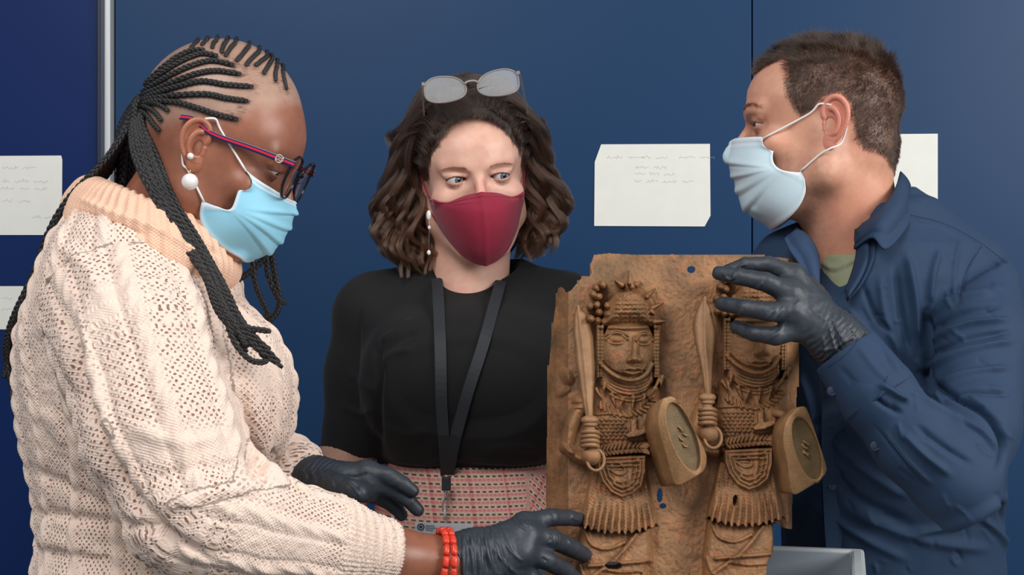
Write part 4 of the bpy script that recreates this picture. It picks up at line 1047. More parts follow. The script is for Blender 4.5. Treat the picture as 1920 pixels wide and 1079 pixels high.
    # swords
    def sword(ax, L, R, tip, hand, dep):
        rows = []; V = []; F = []
        for k, y in enumerate(np.linspace(tip[1], hand[1], 40)):
            xl = np.interp(y, [p[1] for p in L], [p[0] for p in L]); xr = np.interp(y, [p[1] for p in R], [p[0] for p in R]); xc = np.interp(y, [p[1] for p in ax], [p[0] for p in ax])
            d = D0(xc, y)-np.interp(y, [tip[1], hand[1]], dep)
            for x, e in ((xl, 0), ((xl+xc)/2-1, -.0022), (xc-2.4, -.0028), (xc, -.0056), (xc+2.4, -.0028), ((xr+xc)/2+1, -.0022), (xr, 0), (xc, .004)): V.append(at(x, y, d+e))
        q = 8
        for i in range(39):
            for j in range(q): F.append([i*q+j, (i+1)*q+j, (i+1)*q+(j+1) % q, i*q+(j+1) % q])
        F.append(list(range(q))); F.append([39*q+j for j in range(q)][::-1])
        V = np.array(V); V += .0005*np.stack([vnoise(V, .006, 4)]*3, 1)
        s = link('sword', npmesh('sword', V, F), pale, root)
        return s
    def fist(cx, cy, dep, s):
        d = D0(cx, cy)-dep; ps = []
        v, f = tube([at(cx-2, cy-42, d), at(cx, cy-10, d), at(cx+4, cy+30, d)], .0060, 10); ps.append((v, f))
        v, f = ball(at(cx-1, cy-38, d), (.0105, .008, .0055), 14, 8); ps.append((v, f)); v, f = ball(at(cx, cy-30, d), (.0085, .008, .004), 14, 8); ps.append((v, f))
        link('sword_hilt', npmesh('sword_hilt', *join(ps)), pale, s)
        for k in range(4):
            P = spline([at(cx-15, cy-14+k*8.5, d+.004), at(cx-9, cy-16+k*8.5, d-.0085), at(cx+5, cy-17+k*8.5, d-.0105), at(cx+14, cy-14+k*8.5, d-.003), at(cx+13, cy-12+k*8.5, d+.006)], 14)
            v, f = tube(P, .0027, 8); link('finger', npmesh('finger', v, f), pale, s)
        v, f = ball(at(cx+2, cy+30, d), (.012, .011, .011), 16, 10); link('pommel', npmesh('pommel', v, f), PM, s)
        c = at(cx+10, cy+37, d-.006); v, f = tube([c+.0098*np.array([math.cos(t), .3*math.sin(t), math.sin(t)*1.2]) for t in np.linspace(0, 2*PI, 28)], .0019, 8, False); link('hilt_ring', npmesh('hilt_ring', v, f), pale, s)
    s1 = sword([(1084, 572), (1092, 640), (1100, 720), (1106, 790)], [(1083, 572), (1076, 592), (1074, 620), (1080, 680), (1090, 740), (1099, 790)], [(1085, 572), (1100, 590), (1112, 630), (1116, 690), (1113, 740), (1112, 790)], (0, 572), (0, 790), (.030, .052))
    fist(1107, 826, .050, s1)
    s2 = sword([(1322, 556), (1322, 640), (1327, 700), (1328, 745)], [(1320, 556), (1306, 580), (1298, 606), (1302, 640), (1316, 700), (1322, 745)], [(1324, 556), (1332, 580), (1344, 622), (1343, 650), (1336, 700), (1334, 745)], (0, 556), (0, 745), (.034, .052))
    fist(1327, 784, .050, s2)
    # shields: box-like, open oval in the front
    def shield(front, shift, ov, dep, thick, name='shield'):
        P = spline(front+[front[0]], 49)[:-1]; n = len(P); cx, cy, rx, ry, an = ov; a = math.radians(an)
        cen = P.mean(0); dmid = D0(min(cen[0], 1470), cen[1])-dep
        def dd(x, y, e=0): return dmid+.00045*(x-cen[0])*-1*0+e+.00030*(x-cen[0])
        ring = lambda pts, e: [at(x, y, dd(x, y, e)) for x, y in pts]
        ang = np.arctan2(P[:, 1]-cen[1], P[:, 0]-cen[0])
        def oval(k):
            R_ = []
            for p in P:
                dx, dy = p-np.array([cx, cy]); u = dx*math.cos(a)+dy*math.sin(a); v = -dx*math.sin(a)+dy*math.cos(a); t = math.atan2(v/ry, u/rx)
                uu, vv = rx*k*math.cos(t), ry*k*math.sin(t); R_.append((cx+uu*math.cos(a)-vv*math.sin(a), cy+uu*math.sin(a)+vv*math.cos(a)))
            return R_
        back = [(p[0]+shift[0], p[1]+shift[1]) for p in (cen+(P-cen)*.93)]
        inn = [tuple(cen+(p-cen)*.965) for p in P]
        mid = [((x0*.5+x1*.5), (y0*.5+y1*.5)) for (x0, y0), (x1, y1) in zip(P, back)]
        rings = [ring(back, thick), ring(mid, thick*.5), ring(P, .0012), ring(inn, -.001), ring(oval(1.10), -.0002), ring(oval(1.04), -.0016), ring(oval(1.0), .0002), ring(oval(.97), .0035)]
        V = np.array([q for r in rings for q in r]); F = []
        for r in range(len(rings)-1):
            for j in range(n): F.append([r*n+j, r*n+(j+1) % n, (r+1)*n+(j+1) % n, (r+1)*n+j])
        F.append(list(range(n))[::-1])
        bm = bmesh.new(); me = npmesh(name, V, F); bm.from_mesh(me); bmesh.ops.recalc_face_normals(bm, faces=bm.faces); bm.to_mesh(me); bm.free()
        sh = link(name, me, plain('shield_bronze', (156, 118, 80), .5, .2, 70, .15, .5, 600), root)
        iv = np.array(ring(oval(1.0), .0034)+[tuple(q) for q in []]); c0 = at(cx, cy, dd(cx, cy, .0045)); V = np.vstack([iv, [c0]]); F = [[j, (j+1) % n, n] for j in range(n)]
        link('shield_inset', npmesh('shield_inset', V, F, False), dark, sh)
        # worn ornament in the recess
        ps = []
        for k in range(4):
            t = -.2+k*.13; x = cx-math.sin(a)*ry*t+rn.uniform(-6, 6); y = cy+math.cos(a)*ry*t+rn.uniform(-4, 4); d = dd(x, y, .003)
            v, f = tube(spline([at(x-6, y-5, d), at(x, y+rn.uniform(-5, 5), d-.001), at(x+6, y+rn.uniform(-2, 6), d)], 8), .0011, 6); ps.append((v, f))
        link('inset_ornament', npmesh('inset_ornament', *join(ps)), pale, sh)['kind'] = 'stuff'
        # arm stub that carries the shield
        return sh
    shield([(1244, 747), (1262, 744), (1276, 762), (1304, 812), (1322, 846), (1325, 866), (1319, 884), (1296, 900), (1270, 911), (1260, 896), (1248, 850), (1234, 800), (1236, 766)], (-27, 8), (1281, 820, 23, 68, -20), .070, .042)
    shield([(1496, 764), (1508, 763), (1516, 774), (1534, 826), (1549, 872), (1549, 886), (1538, 900), (1512, 917), (1490, 928), (1482, 915), (1476, 870), (1468, 826), (1474, 790)], (-24, 3), (1513, 842, 22, 62, -17), .070, .042)
    for (x0, y0, x1, y1) in ((1215, 800, 1240, 790), (1220, 850, 1250, 862), (1440, 776, 1474, 780), (1440, 846, 1476, 850)):
        d0 = D0(x0, y0)-.018; v, f = tube([at(x0, y0, d0), at((x0+x1)/2, (y0+y1)/2-3, d0-.012), at(x1, y1, d0-.024)], [.006, .005, .0045], 10); link('strut', npmesh('strut', v, f), PM, root)
    return root
PLQ = plaque()
# ---------------------------------------------------------------- gloves
GLOVE = NT('black_nitrile'); GLOVE.col(lin((44, 51, 60))); GLOVE.set(Roughness=.5); GLOVE.b.inputs['Specular IOR Level'].default_value = .55
_f = GLOVE.noise(170, 4, .65); GLOVE.bump(GLOVE.math('ADD', _f, GLOVE.math('MULTIPLY', GLOVE.noise(1300, 2, .5), .15)), .35, .0012)
def glove(parent, wrist, palm, fingers, thumb, fold, h=.0011, wr=(.029, .026), noise=.0006, cuff=None):
    """wrist: (outer, inner) centre points; palm: list of (knuckle point, radius); fingers: list of (points, radii)"""
    pts = [p for p in wrist]+[p for p, r in palm]+[p for q, r in fingers for p in q]+[p for p in thumb[0]]
    F = fieldof(pts, .036, h)
    F.add(rcone(wrist[0], wrist[1], wr[0], wr[1]))
    for (p, r) in palm: F.add(rcone(wrist[1], p, wr[1]*.84, r), .011)
    for i in range(len(palm)-1): F.add(rcone(palm[i][0], palm[i+1][0], palm[i][1]*.95, palm[i+1][1]*.95), .008)
    for q, r in fingers:
        G = [q[i] for i in range(len(q))]; Fi = []
        for i in range(len(q)-1): F.add(rcone(q[i], q[i+1], r[i]*1.03, r[i+1]*1.03), .0012 if i else .007)
    tp, tr = thumb
    for i in range(len(tp)-1): F.add(rcone(tp[i], tp[i+1], tr[i], tr[i+1]), .010 if i == 0 else .004)
    d0 = np.array(wrist[1])-np.array(wrist[0]); d0 /= np.linalg.norm(d0); w0 = np.array(wrist[0])
    F.keep(lambda X, Y, Z: -((X-w0[0])*d0[0]+(Y-w0[1])*d0[1]+(Z-w0[2])*d0[2]))
    V, Q = F.mesh(); V = smooth_mesh(V, Q, 6, .5)
    N = normals(V, Q); V = V+N*(noise*vnoise(V, .012, 3)+noise*.5*vnoise(V, .005, 5))[:, None]
    s_ = (V-w0)@d0; wk = sm(s_, .006, .014)*(1-sm(s_, .045, .075)); V = V+N*(wk*.0009*np.sin(2*PI*s_/.0062+3.2*vnoise(V, .016, 9))*(.55+.45*vnoise(V, .011, 10)))[:, None]
    V = folds(V, Q, fold)
    return link('glove', npmesh('glove', V, Q), GLOVE.m, parent)
def subdiv(V, F, attrs=()):
    n = len(V); E = np.concatenate([F[:, [k, (k+1) % 4]] for k in range(4)]); Es = np.sort(E, 1); key = Es[:, 0].astype(np.int64)*(n+1)+Es[:, 1]
    u, inv = np.unique(key, return_inverse=True); a = u//(n+1); b = u % (n+1); m = len(F); e = inv.reshape(4, m).T+n; c = np.arange(m)+n+len(u)
    out = [np.concatenate([A, (A[a]+A[b])/2, A[F].mean(1)]) for A in (V,)+tuple(attrs)]
    Q = np.concatenate([np.stack([F[:, k], e[:, k], c, e[:, (k-1) % 4]], 1) for k in range(4)]); return out, Q
def plait(pts, r, turns=None, n=None, seg=6, taper=.0):
    P = np.array(pts, float); L = np.linalg.norm(np.diff(P, axis=0), axis=1).sum(); n = n or max(8, int(L/.0022)); P = spline(P, n)
    T = np.gradient(P, axis=0); T /= np.linalg.norm(T, axis=1, keepdims=True); up = np.array([.1, 1., .2]); U = np.cross(T, up); U /= np.linalg.norm(U, axis=1, keepdims=True); W = np.cross(T, U)
    s = np.linspace(0, L, n); parts = []; rr = r*np.interp(s/L, [0, .04, .9, 1], [1-.6*taper, 1-.15*taper, 1, .6])
    for k in range(3):
        ph = 2*PI*s/(r*5.2)+k*2*PI/3; off = U*(np.sin(ph)*.62*rr)[:, None]+W*(np.sin(2*ph)*.34*rr)[:, None]
        parts.append(tube(P+off, rr*.60, seg))
    return join(parts)
HAIRB = NT('black_braided_hair'); HAIRB.col(lin((20, 20, 22))); HAIRB.set(Roughness=.42); HAIRB.bump(HAIRB.noise(1800, 3, .7), .6, .0006)
HAIRB.b.inputs['Specular IOR Level'].default_value = .6
# ---------------------------------------------------------------- the woman on the left
CORN = [[(1110, 885), (900, 835), (700, 770), (500, 715), (300, 700), (170, 720)], [(1210, 705), (1000, 675), (800, 635), (500, 645), (250, 675), (150, 700)], [(1260, 560), (1000, 540), (750, 505), (500, 560), (300, 625), (150, 680)],
        [(1140, 435), (900, 402), (700, 430), (450, 520), (280, 595), (140, 650)], [(1070, 345), (850, 302), (650, 350), (450, 440), (300, 525), (160, 610)], [(910, 255), (750, 232), (600, 280), (450, 360), (320, 450), (190, 560)],
        [(780, 195), (640, 205), (500, 270), (380, 360), (260, 470), (180, 550)], [(420, 800), (330, 740), (240, 720), (150, 730)], [(350, 900), (290, 820), (220, 770), (140, 750)], [(330, 1000), (270, 930), (210, 850), (140, 790)]]
CAPS = [[(985, 250), (1020, 190), (1075, 122)], [(1095, 300), (1150, 235), (1215, 155)], [(1190, 345), (1240, 280), (1320, 205)], [(1285, 345), (1330, 310), (1400, 255)], [(1370, 425), (1400, 370), (1450, 290)], [(1490, 500), (1485, 430), (1500, 350)], [(1600, 585), (1575, 490), (1560, 410)],
        [(950, 215), (955, 165), (985, 110)], [(855, 170), (860, 130), (890, 92)], [(750, 140), (765, 115), (800, 85)], [(640, 170), (660, 140), (700, 105)], [(1240, 600), (1320, 640), (1290, 560)]][:-1]
def woman_left():
    root = empty('person', (-.42, 1.64, 0), 'woman with long black braids and cream cable-knit sweater, looking down at the plaque', 'person')
    p = math.radians(21)
    hd = Head((math.cos(p), -.03, -math.sin(p)), 0, at(366, 268, 1.505), (7.5, -.7, -.1), .93)
    nb = hd.l(at(262, 500, 1.60))
    F = head_field(.15, True, 13.2, back=-10.7, necks=[((0, -2.0, -5), nb, 5.6, 6.6)], lo=(-8.4, -22, -22), hi=(8.4, 13, 14.5), lid=(.10, .22), nosel=-.5)
    V, Q = F.mesh(); C = np.tile(np.array(lin((150, 97, 76))), (len(V), 1))
    n1 = vnoise(V, 1.6, 2); C = blend(C, .3*sm(n1, -.3, .8), lin((128, 80, 62)))
    y, z, x = V[:, 1], V[:, 2], np.abs(V[:, 0])
    # forehead and scalp are paler
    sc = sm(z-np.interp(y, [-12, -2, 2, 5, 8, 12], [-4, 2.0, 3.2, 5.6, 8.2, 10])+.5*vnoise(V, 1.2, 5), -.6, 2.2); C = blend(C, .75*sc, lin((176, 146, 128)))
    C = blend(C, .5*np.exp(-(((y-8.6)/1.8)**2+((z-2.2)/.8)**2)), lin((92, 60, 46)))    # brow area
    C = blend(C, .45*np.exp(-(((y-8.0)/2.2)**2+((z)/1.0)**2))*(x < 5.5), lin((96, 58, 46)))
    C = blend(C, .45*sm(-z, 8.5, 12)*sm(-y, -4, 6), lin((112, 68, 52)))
    W = hd.w(V); px, py = proj(W)
    near = V[:, 0] > -1; dk = np.full(len(V), 99.)
    for r in CORN+CAPS:
        dk = np.minimum(dk, seg2(px, py, [(240+a/5.394, 60+b/5.394) for a, b in r])[0])
    C = blend(C, near*.75*np.exp(-(dk/4.2)**2)*(.8+.2*vnoise(V, .2, 8)), lin((52, 42, 38)))
    C = blend(C, .25*sc*sm(-y, -6, 2), lin((96, 78, 68)))
    parts = [(W, Q, C)]
    for s in (-1, 1):
        ev, eq = ear_mesh(s, o=(7.25, -.4, -.4), flare=26, tilt=10); parts.append((hd.w(ev), eq, np.tile(np.array(lin((166, 106, 82))), (len(ev), 1))))
    # forearm skin between cuff and glove
    A = [at(270, 500, 1.58), at(262, 640, 1.50), at(320, 840, 1.44), at(390, 950, 1.43), at(500, 990, 1.45), at(640, 1032, 1.49), at(740, 1046, 1.515), at(860, 1058, 1.535)]; f = fieldof(A, .05, .004); chain(f, A, [.05, .045, .042, .040, .036, .034, .0300, .0275], .01); av, aq = f.mesh(); parts.append((av, aq, np.tile(np.array(lin((140, 88, 66))), (len(av), 1))))
    Vn = np.concatenate([q[0] for q in parts]); Cn = np.concatenate([q[2] for q in parts]); o = 0; Fn = []
    for q in parts: Fn.append(q[1]+o); o += len(q[0])
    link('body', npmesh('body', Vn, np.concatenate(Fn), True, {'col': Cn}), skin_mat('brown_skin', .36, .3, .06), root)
    for s in (-1, 1): eyeball(s, hd, (50, 32, 24), (0, 1, -.42), root, EYEM)
    return root, hd, (W, Q)
PL, HL, SKL = woman_left()
LBV = bvh_of(*SKL)
def knit_mat(name, base, hole, rib=False):
    m = NT(name); uv = m.attr('uvw', 'Vector'); sp = m.n('ShaderNodeSeparateXYZ'); m.l(uv, sp.inputs[0]); U, Vv, K = sp.outputs
    w_ = m.noise(150, 3, .6); w2 = m.noise(60, 2, .5)
    def wob(x, a, n): return m.math('ADD', x, m.math('MULTIPLY', m.math('SUBTRACT', n, .5), a))
    U2 = wob(U, .0060, w_); V2 = wob(Vv, .0060, w2)
    cu, cv = .0068, .0072
    a = m.math('SINE', m.math('MULTIPLY', U2, 2*PI/cu)); b = m.math('SINE', m.math('MULTIPLY', V2, 2*PI/cv))
    dots = m.math('MULTIPLY', a, b)
    # round holes where the product is near +-1 of one sign, on the open panels only (K = 1 there)
    hm = m.n('ShaderNodeMapRange'); m.l(dots, hm.inputs[0]); hm.inputs[1].default_value = .40; hm.inputs[2].default_value = .74
    rnd = m.n('ShaderNodeMapRange'); m.l(m.noise(95, 2, .5), rnd.inputs[0]); rnd.inputs[1].default_value = .30; rnd.inputs[2].default_value = .48
    holes = m.math('MULTIPLY', m.math('MULTIPLY', hm.outputs[0], rnd.outputs[0]), K, clamp=True)
    fine = m.math('SINE', m.math('MULTIPLY', wob(Vv, .003, w_), 2*PI/.0034)); fine2 = m.math('SINE', m.math('MULTIPLY', wob(U, .003, w_), 2*PI/.0040))
    st = m.math('MULTIPLY', fine, fine2)
    hgt = m.math('ADD', m.math('MULTIPLY', st, .22), m.math('MULTIPLY', m.noise(700, 3, .7), .35)); hgt = m.math('SUBTRACT', hgt, m.math('MULTIPLY', holes, 1.3))
    c = m.mix(m.noise(200, 3, .6), lin(tuple(v*.96 for v in base)), lin(base)); c = m.mix(m.math('MULTIPLY', holes, .9), c, lin(hole))
    m.col(c); m.bump(hgt, .8, .0017); m.set(Roughness=.92); m.b.inputs['Sheen Weight'].default_value = .15
    m.b.inputs['Subsurface Weight'].default_value = .0; return m.m
def chain_param(P, pts):
    """nearest place along a 3-D chain: index coordinate (arc length), nearest point, tangent, distance"""
    pts = np.array(pts); best = np.full(len(P), 1e9); s_ = np.zeros(len(P)); N = np.zeros_like(P); T = np.zeros_like(P); L = 0
    for a, b in zip(pts[:-1], pts[1:]):
        d = b-a; l = np.linalg.norm(d); t = np.clip(((P-a)@d)/(l*l), 0, 1); q = a+t[:, None]*d; dist = np.linalg.norm(P-q, axis=1); m = dist < best
        best = np.where(m, dist, best); s_ = np.where(m, L+t*l, s_); N[m] = q[m]; T[m] = d/l; L += l
    return s_, N, T, best
def sweater():
    rows = [(388, 150, 300, 1.53, 1.67), (405, 138, 345, 1.51, 1.69), (440, 108, 400, 1.475, 1.74), (500, 84, 440, 1.45, 1.79), (560, 60, 462, 1.44, 1.81), (620, 36, 492, 1.44, 1.82), (700, 23, 545, 1.45, 1.82), (755, 24, 557, 1.455, 1.82),
            (815, 30, 550, 1.465, 1.81), (870, 42, 512, 1.475, 1.80), (920, 56, 486, 1.48, 1.79), (965, 56, 478, 1.48, 1.80), (1000, 64, 480, 1.485, 1.80), (1040, 56, 486, 1.47, 1.81), (1100, 60, 500, 1.46, 1.82), (1180, 66, 505, 1.47, 1.81)]
    T = [(at(0, y, 1.62)[2], at(a+18, 0, 1.62)[0], at(b-20, 0, 1.62)[0], c, d) for y, a, b, c, d in rows]
    ARM = [at(235, 545, 1.525), at(262, 660, 1.465), at(305, 800, 1.43), at(372, 950, 1.41), at(470, 988, 1.425), at(600, 1016, 1.46), at(728, 1042, 1.505)]
    RA = [.082, .076, .072, .066, .055, .044, .0365]
    FAR = [at(330, 560, 1.74), at(400, 820, 1.79), at(470, 862, 1.79), at(540, 890, 1.755), at(572, 902, 1.735)]
    F = fieldof([at(22, 1180, 1.62), at(560, 370, 1.62), ARM[3], ARM[-1], (0, 1.35, 1.2), (-.2, 1.88, 1.2)], .03, .0042)
    F.hi = None
    F.add(loft(T, 2.15))
    F.add(ell(at(446, 735, 1.57), (.058, .085, .085)), .05)
    G = F.like(); chain(G, ARM, RA, .03)
    H = F.like(); chain(H, FAR, [.08, .06, .055, .040, .034], .03)
    # sleeves end in clean cuffs
    for fld, a, b in ((G, ARM[-2], ARM[-1]), (H, FAR[-2], FAR[-1])):
        d = (b-a)/np.linalg.norm(b-a); fld.keep(lambda X, Y, Z: (X-b[0])*d[0]+(Y-b[1])*d[1]+(Z-b[2])*d[2])
    k = .022; D = F.D
    for g in (G.D, H.D):
        h_ = np.maximum(k-np.abs(D-g), 0)/k; D = np.minimum(D, g)-h_*h_*k*.25
    body_d = F.D.copy(); F.D = D; V, Q = F.mesh(); V = smooth_mesh(V, Q, 2); (V,), Q = subdiv(V, Q); V = smooth_mesh(V, Q, 1)
    # big folds, modelled
    V = folds(V, Q, [([(118, 560), (140, 640), (156, 720), (190, 820), (235, 910), (300, 1000), (350, 1060)], 15, -.013), ([(150, 590), (168, 660), (190, 760), (230, 860)], 12, .005),
        ([(395, 560), (415, 640), (440, 720), (468, 800), (478, 880)], 12, -.012), ([(478, 840), (480, 880), (500, 900)], 10, -.008), ([(520, 848), (500, 866), (482, 880)], 9, -.010),
        ([(60, 960), (160, 975), (300, 1000), (400, 1060)], 12, -.007), ([(60, 1010), (160, 1028), (280, 1060)], 14, .006), ([(250, 800), (330, 830), (420, 820)], 16, .004), ([(290, 900), (360, 880), (450, 870)], 14, -.004), ([(300, 950), (380, 930), (470, 915)], 13, .004),
        ([(110, 460), (160, 500), (190, 560)], 14, .004), ([(60, 620), (100, 700), (150, 760)], 16, -.004), ([(70, 760), (130, 830), (200, 900)], 16, .004), ([(60, 880), (140, 920), (220, 960)], 12, -.005)])
    N = normals(V, Q)
    # knit coordinates
    AS = spline(ARM, 40); s_, nn, tt, dist = chain_param(V, AS); ra = np.interp(s_/s_.max(), np.linspace(0, 1, 7), RA)
    cx = np.interp(V[:, 2], [t[0] for t in T[::-1]], [(t[1]+t[2])/2 for t in T[::-1]]); ang = np.arctan2(V[:, 0]-cx, -(V[:, 1]-1.63))
    isarm = (dist < ra+.012) & (s_ > .02) & (V[:, 1] < 1.60) & ~((V[:, 0] > at(470, 0, 1.45)[0]) & (V[:, 2] > at(0, 900, 1.45)[2]))
    ref = np.array([0, -1., 0]); rr = ref-tt*(tt@ref)[:, None]; rr /= np.linalg.norm(rr, axis=1, keepdims=True); bb = np.cross(tt, rr); dv = V-nn
    aa = np.arctan2((dv*bb).sum(1), (dv*rr).sum(1))
    u = np.where(isarm, aa*.068, ang*.19+.02); v = np.where(isarm, -s_, V[:, 2])
    per = np.where(isarm, .056, .060); ph = u/per; w_ = (ph-np.floor(ph)-.5)*per; cab = np.exp(-(w_/.0075)**4)
    Ls = s_.max(); cuff = isarm & (s_ > Ls-.075)
    cuffk = sm(s_, Ls-.085, Ls-.07)*isarm; hemk = sm(-V[:, 2], -at(0, 1050, 1.62)[2], -at(0, 1075, 1.62)[2])*(~isarm)
    rk = np.maximum(cuffk, hemk); cab = cab*(1-rk)
    tw = .5+.5*np.cos(2*PI*(v/.026+w_/.020)); side = np.exp(-((np.abs(w_)-.0125)/.0022)**2)*(1-rk)
    d = cab*(.0012+.0034*tw*np.exp(-(w_/.0062)**2))+side*-.0018+(1-rk)*(1-cab)*(.0008*vnoise(V, .006, 7)+.0010*vnoise(V, .014, 8))
    d += rk*.0020*np.cos(2*PI*u/.0072)+cuffk*.0012*np.cos(2*PI*s_/.013)*.6
    V = V+N*d[:, None]
    K = (1-cab)*(1-rk)*sm(vnoise(V, .05, 9), -.75, .1)
    m = knit_mat('cream_knit', (244, 220, 204), (140, 80, 58))
    o = link('sweater', npmesh('sweater', V, Q, True, {'uvw': np.stack([u, v, K], 1)}), m, PL); tag(o, 'cream peach cable-knit sweater')
    print('sweater', len(V))
    # rolled collar
    n = 28; P = []
    for i in range(n+1):
        t = 2*PI*i/n; bx = np.array([168, 385.]); fx = np.array([398, 478.]); c = (bx+fx)/2; e = (fx-bx)/2*math.cos(t)
        px, py = c+e; py += 5*math.sin(t)**2; Yv = 1.60-.098*math.sin(t); P.append(at(px, py, Yv))
    f = fieldof(P, .06, .003)
    for a, b in zip(P[:-1], P[1:]):
        for dz, r, ex in ((-.014, .0215, .013), (.002, .020, .006), (.018, .014, -.002)):
            o1 = np.array([0, 0, dz]); ca = np.mean(P[:-1], 0); ea = (a-ca)*(ex/.1); eb = (b-ca)*(ex/.1); f.add(rcone(a+o1+ea, b+o1+eb, r, r), .010)
    V, Q = f.mesh(); V = smooth_mesh(V, Q, 1); (V,), Q = subdiv(V, Q); V = smooth_mesh(V, Q, 1)
    c = np.mean(P[:-1], 0); an = np.arctan2(V[:, 1]-c[1], V[:, 0]-c[0]); N = normals(V, Q)
    V = folds(V, Q, [([(150, 372), (200, 395), (270, 420), (340, 455), (400, 500)], 7, .004), ([(140, 395), (200, 415), (270, 440)], 5, -.005), ([(330, 420), (370, 450), (410, 480)], 5, -.004)])
    V = V+N*(.0013*np.cos(an*62)+.0012*vnoise(V, .02, 4))[:, None]
    col = knit_mat('peach_rib', (244, 200, 172), (210, 140, 110)); q = link('collar', npmesh('collar', V, Q, True, {'uvw': np.stack([an*.11, V[:, 2], 0*an], 1)}), col, PL); tag(q, 'peach ribbed roll collar')
    # trousers and shoes below the frame
    tm = plain('dark_trousers', (34, 36, 46), .8)
    zt = at(0, 1175, 1.62)[2]; x0, x1 = T[-1][1:3]
    f = fieldof([(x0-.03, 1.44, .08), (x1+.03, 1.84, zt+.04)], .02, .009); f.add(loft([(zt+.03, x0+.012, x1-.012, 1.485, 1.795), (zt-.12, x0-.02, x1, 1.455, 1.825), (.72, x0+.02, x1-.03, 1.46, 1.82)], 2.3))
    xm = (x0+x1)/2
    for yy in (1.55, 1.73): chain(f, [(xm, yy, .80), (xm+.01, yy, .45), (xm-.01, yy, .09)], [.088, .066, .052], .04)
    V, Q = f.mesh(); link('trousers', npmesh('trousers', V, Q), tm, PL)
    for yy in (1.55, 1.73):
        f = fieldof([(xm-.1, yy, 0), (xm+.2, yy, .1)], .05, .006); f.add(rcone((xm-.03, yy, .05), (xm+.13, yy, .035), .042, .034), .02); f.add(rcone((xm-.01, yy, .06), (xm-.01, yy, .10), .042, .040), .02); f.keep(lambda X, Y, Z: .001-Z+0*X+0*Y); V, Q = f.mesh(); link('shoe', npmesh('shoe', V, Q), shoe_black, PL)
    return bvh_of(*[x for x in F.mesh()])
SWB = sweater()
def left_hair():
    hd = HL; H = child_empty('hair', hd.w((0, -6, 4)), PL); tag(H, 'long black braids with cornrows')
    z8 = lambda pts: [(240+x/5.394, 60+y/5.394) for x, y in pts]
    rows, caps = CORN, CAPS
    def on_head(pts, off, mirror=False):
        d = [q for q in drape(LBV, [tuple(p) for p in spline(pts, 26)], off) if q is not None]
        if len(d) < 4: return None
        if mirror:
            l = hd.l(np.array(d)); l[:, 0] *= -1; d = list(hd.w(l))
        return d
    k = 0
    for i, r in enumerate(rows):
        for mi in (False, True):
            d = on_head(z8(r), .0022, mi)
            if d is None: continue
            v, f = plait(d, .0031 if i < 7 else .0028, taper=.8); link('cornrow', npmesh('cornrow', v, f), HAIRB.m, H)
    # top rows continue over the crown to the other side
    for r in caps:
        d = on_head(z8(r), .0008)
        if d is None: continue
        l = hd.l(np.array(d)); e = l[-1]; ex = []
        for t in np.linspace(.15, 1, 7):
            x = e[0]*(1-t)-e[0]*.6*t; ex.append((x, e[1]-1.2*t, e[2]+.2))
        q = []
        for p in ex:
            h = HLV.ray_cast(Vector((p[0], p[1], 20)), Vector((0, 0, -1)))
            if h[0] is not None: q.append(hd.w(np.array(h[0])+np.array([0, 0, .2])))
        v, f = plait(d+q, .0025, taper=.8); link('cornrow', npmesh('cornrow', v, f), HAIRB.m, H)
    # hairline fuzz
    rn = np.random.default_rng(4); E = []
    fz = [(1100, 885), (1215, 705), (1265, 565), (1150, 440), (1075, 350), (985, 260), (1095, 310), (1190, 355), (1285, 350), (1370, 430), (1490, 505), (1600, 590), (1040, 850), (1150, 780)]
    fine = []
    for r in rows[:7]:
        for (a, b) in zip(r[:-2], r[1:-1]):
            for _ in range(26): t = rn.random(); fine.append((a[0]+(b[0]-a[0])*t+rn.normal(0, 9), a[1]+(b[1]-a[1])*t+rn.normal(0, 16)))
    for (a, b) in fz:
        for _ in range(34): fine.append((a+rn.normal(14, 30), b+rn.normal(0, 28)))
    dr = drape(LBV, z8(fine), .0002); d2 = drape(LBV, z8([(a-40, b-6) for a, b in fine]), .0012)
    for p, q in zip(dr, d2):
        if p is None or q is None or np.linalg.norm(p-q) > .02: continue
        E.append([p, p*.6+q*.4+np.array([0, -.0004, 0]), p*.25+q*.75])
    E = np.array(E); strands('hairline_fuzz', E, np.full((len(E), 3), .00008), hair_mat('black_fuzz', (34, 28, 26), (34, 28, 26), .4), H)['kind'] = 'stuff'
    # hanging braids
    def hang(px, r=.0042, clear=.007):
        P = []
        t = spline([(p[0], p[1]) for p in px], 26); Yv = spline_val(np.linspace(0, 1, len(px)), np.array([p[2] for p in px]), np.linspace(0, 1, 26))
        for (x, y), Y in zip(t, Yv):
            d = drape(SWB, [(x, y)])[0]
            if d is not None and y > 400 and x > 130: Y = min(Y, d[1]-clear)
            P.append(at(x, y, Y))
        P = np.array(P); P[1:-1] = (P[1:-1]*2+P[:-2]+P[2:])/4; P[1:-1] = (P[1:-1]*2+P[:-2]+P[2:])/4
        return P
    R = random.Random(11)
    def add(P, r=.0042):
        v, f = plait(P, r); o = link('braid', npmesh('braid', v, f), HAIRB.m, H)
    for i in range(13):      # over the near shoulder to the chest
        a = i/12; j = lambda s: R.uniform(-s*1.5, s*1.5)
        e = [(528, 680), (505, 668), (470, 655), (455, 640), (520, 690), (498, 640), (480, 628), (510, 655), (440, 610), (460, 668), (535, 688), (490, 660), (475, 615)][i]
        add(hang([(272-18*a, 172+22*a, 1.555-.02*a), (262-16*a+j(3), 225+20*a, 1.53), (270-22*a+22*(1-a)+j(3), 290, 1.515), (318-26*a+j(3), 370, 1.495), (372-30*a+j(4), 450, 1.485), (412-24*a+j(4), 525, 1.475), (446-26*a+j(7), 600, 1.47), (e[0]+j(4), e[1]+j(6), 1.475)]), R.uniform(.0032, .0039))
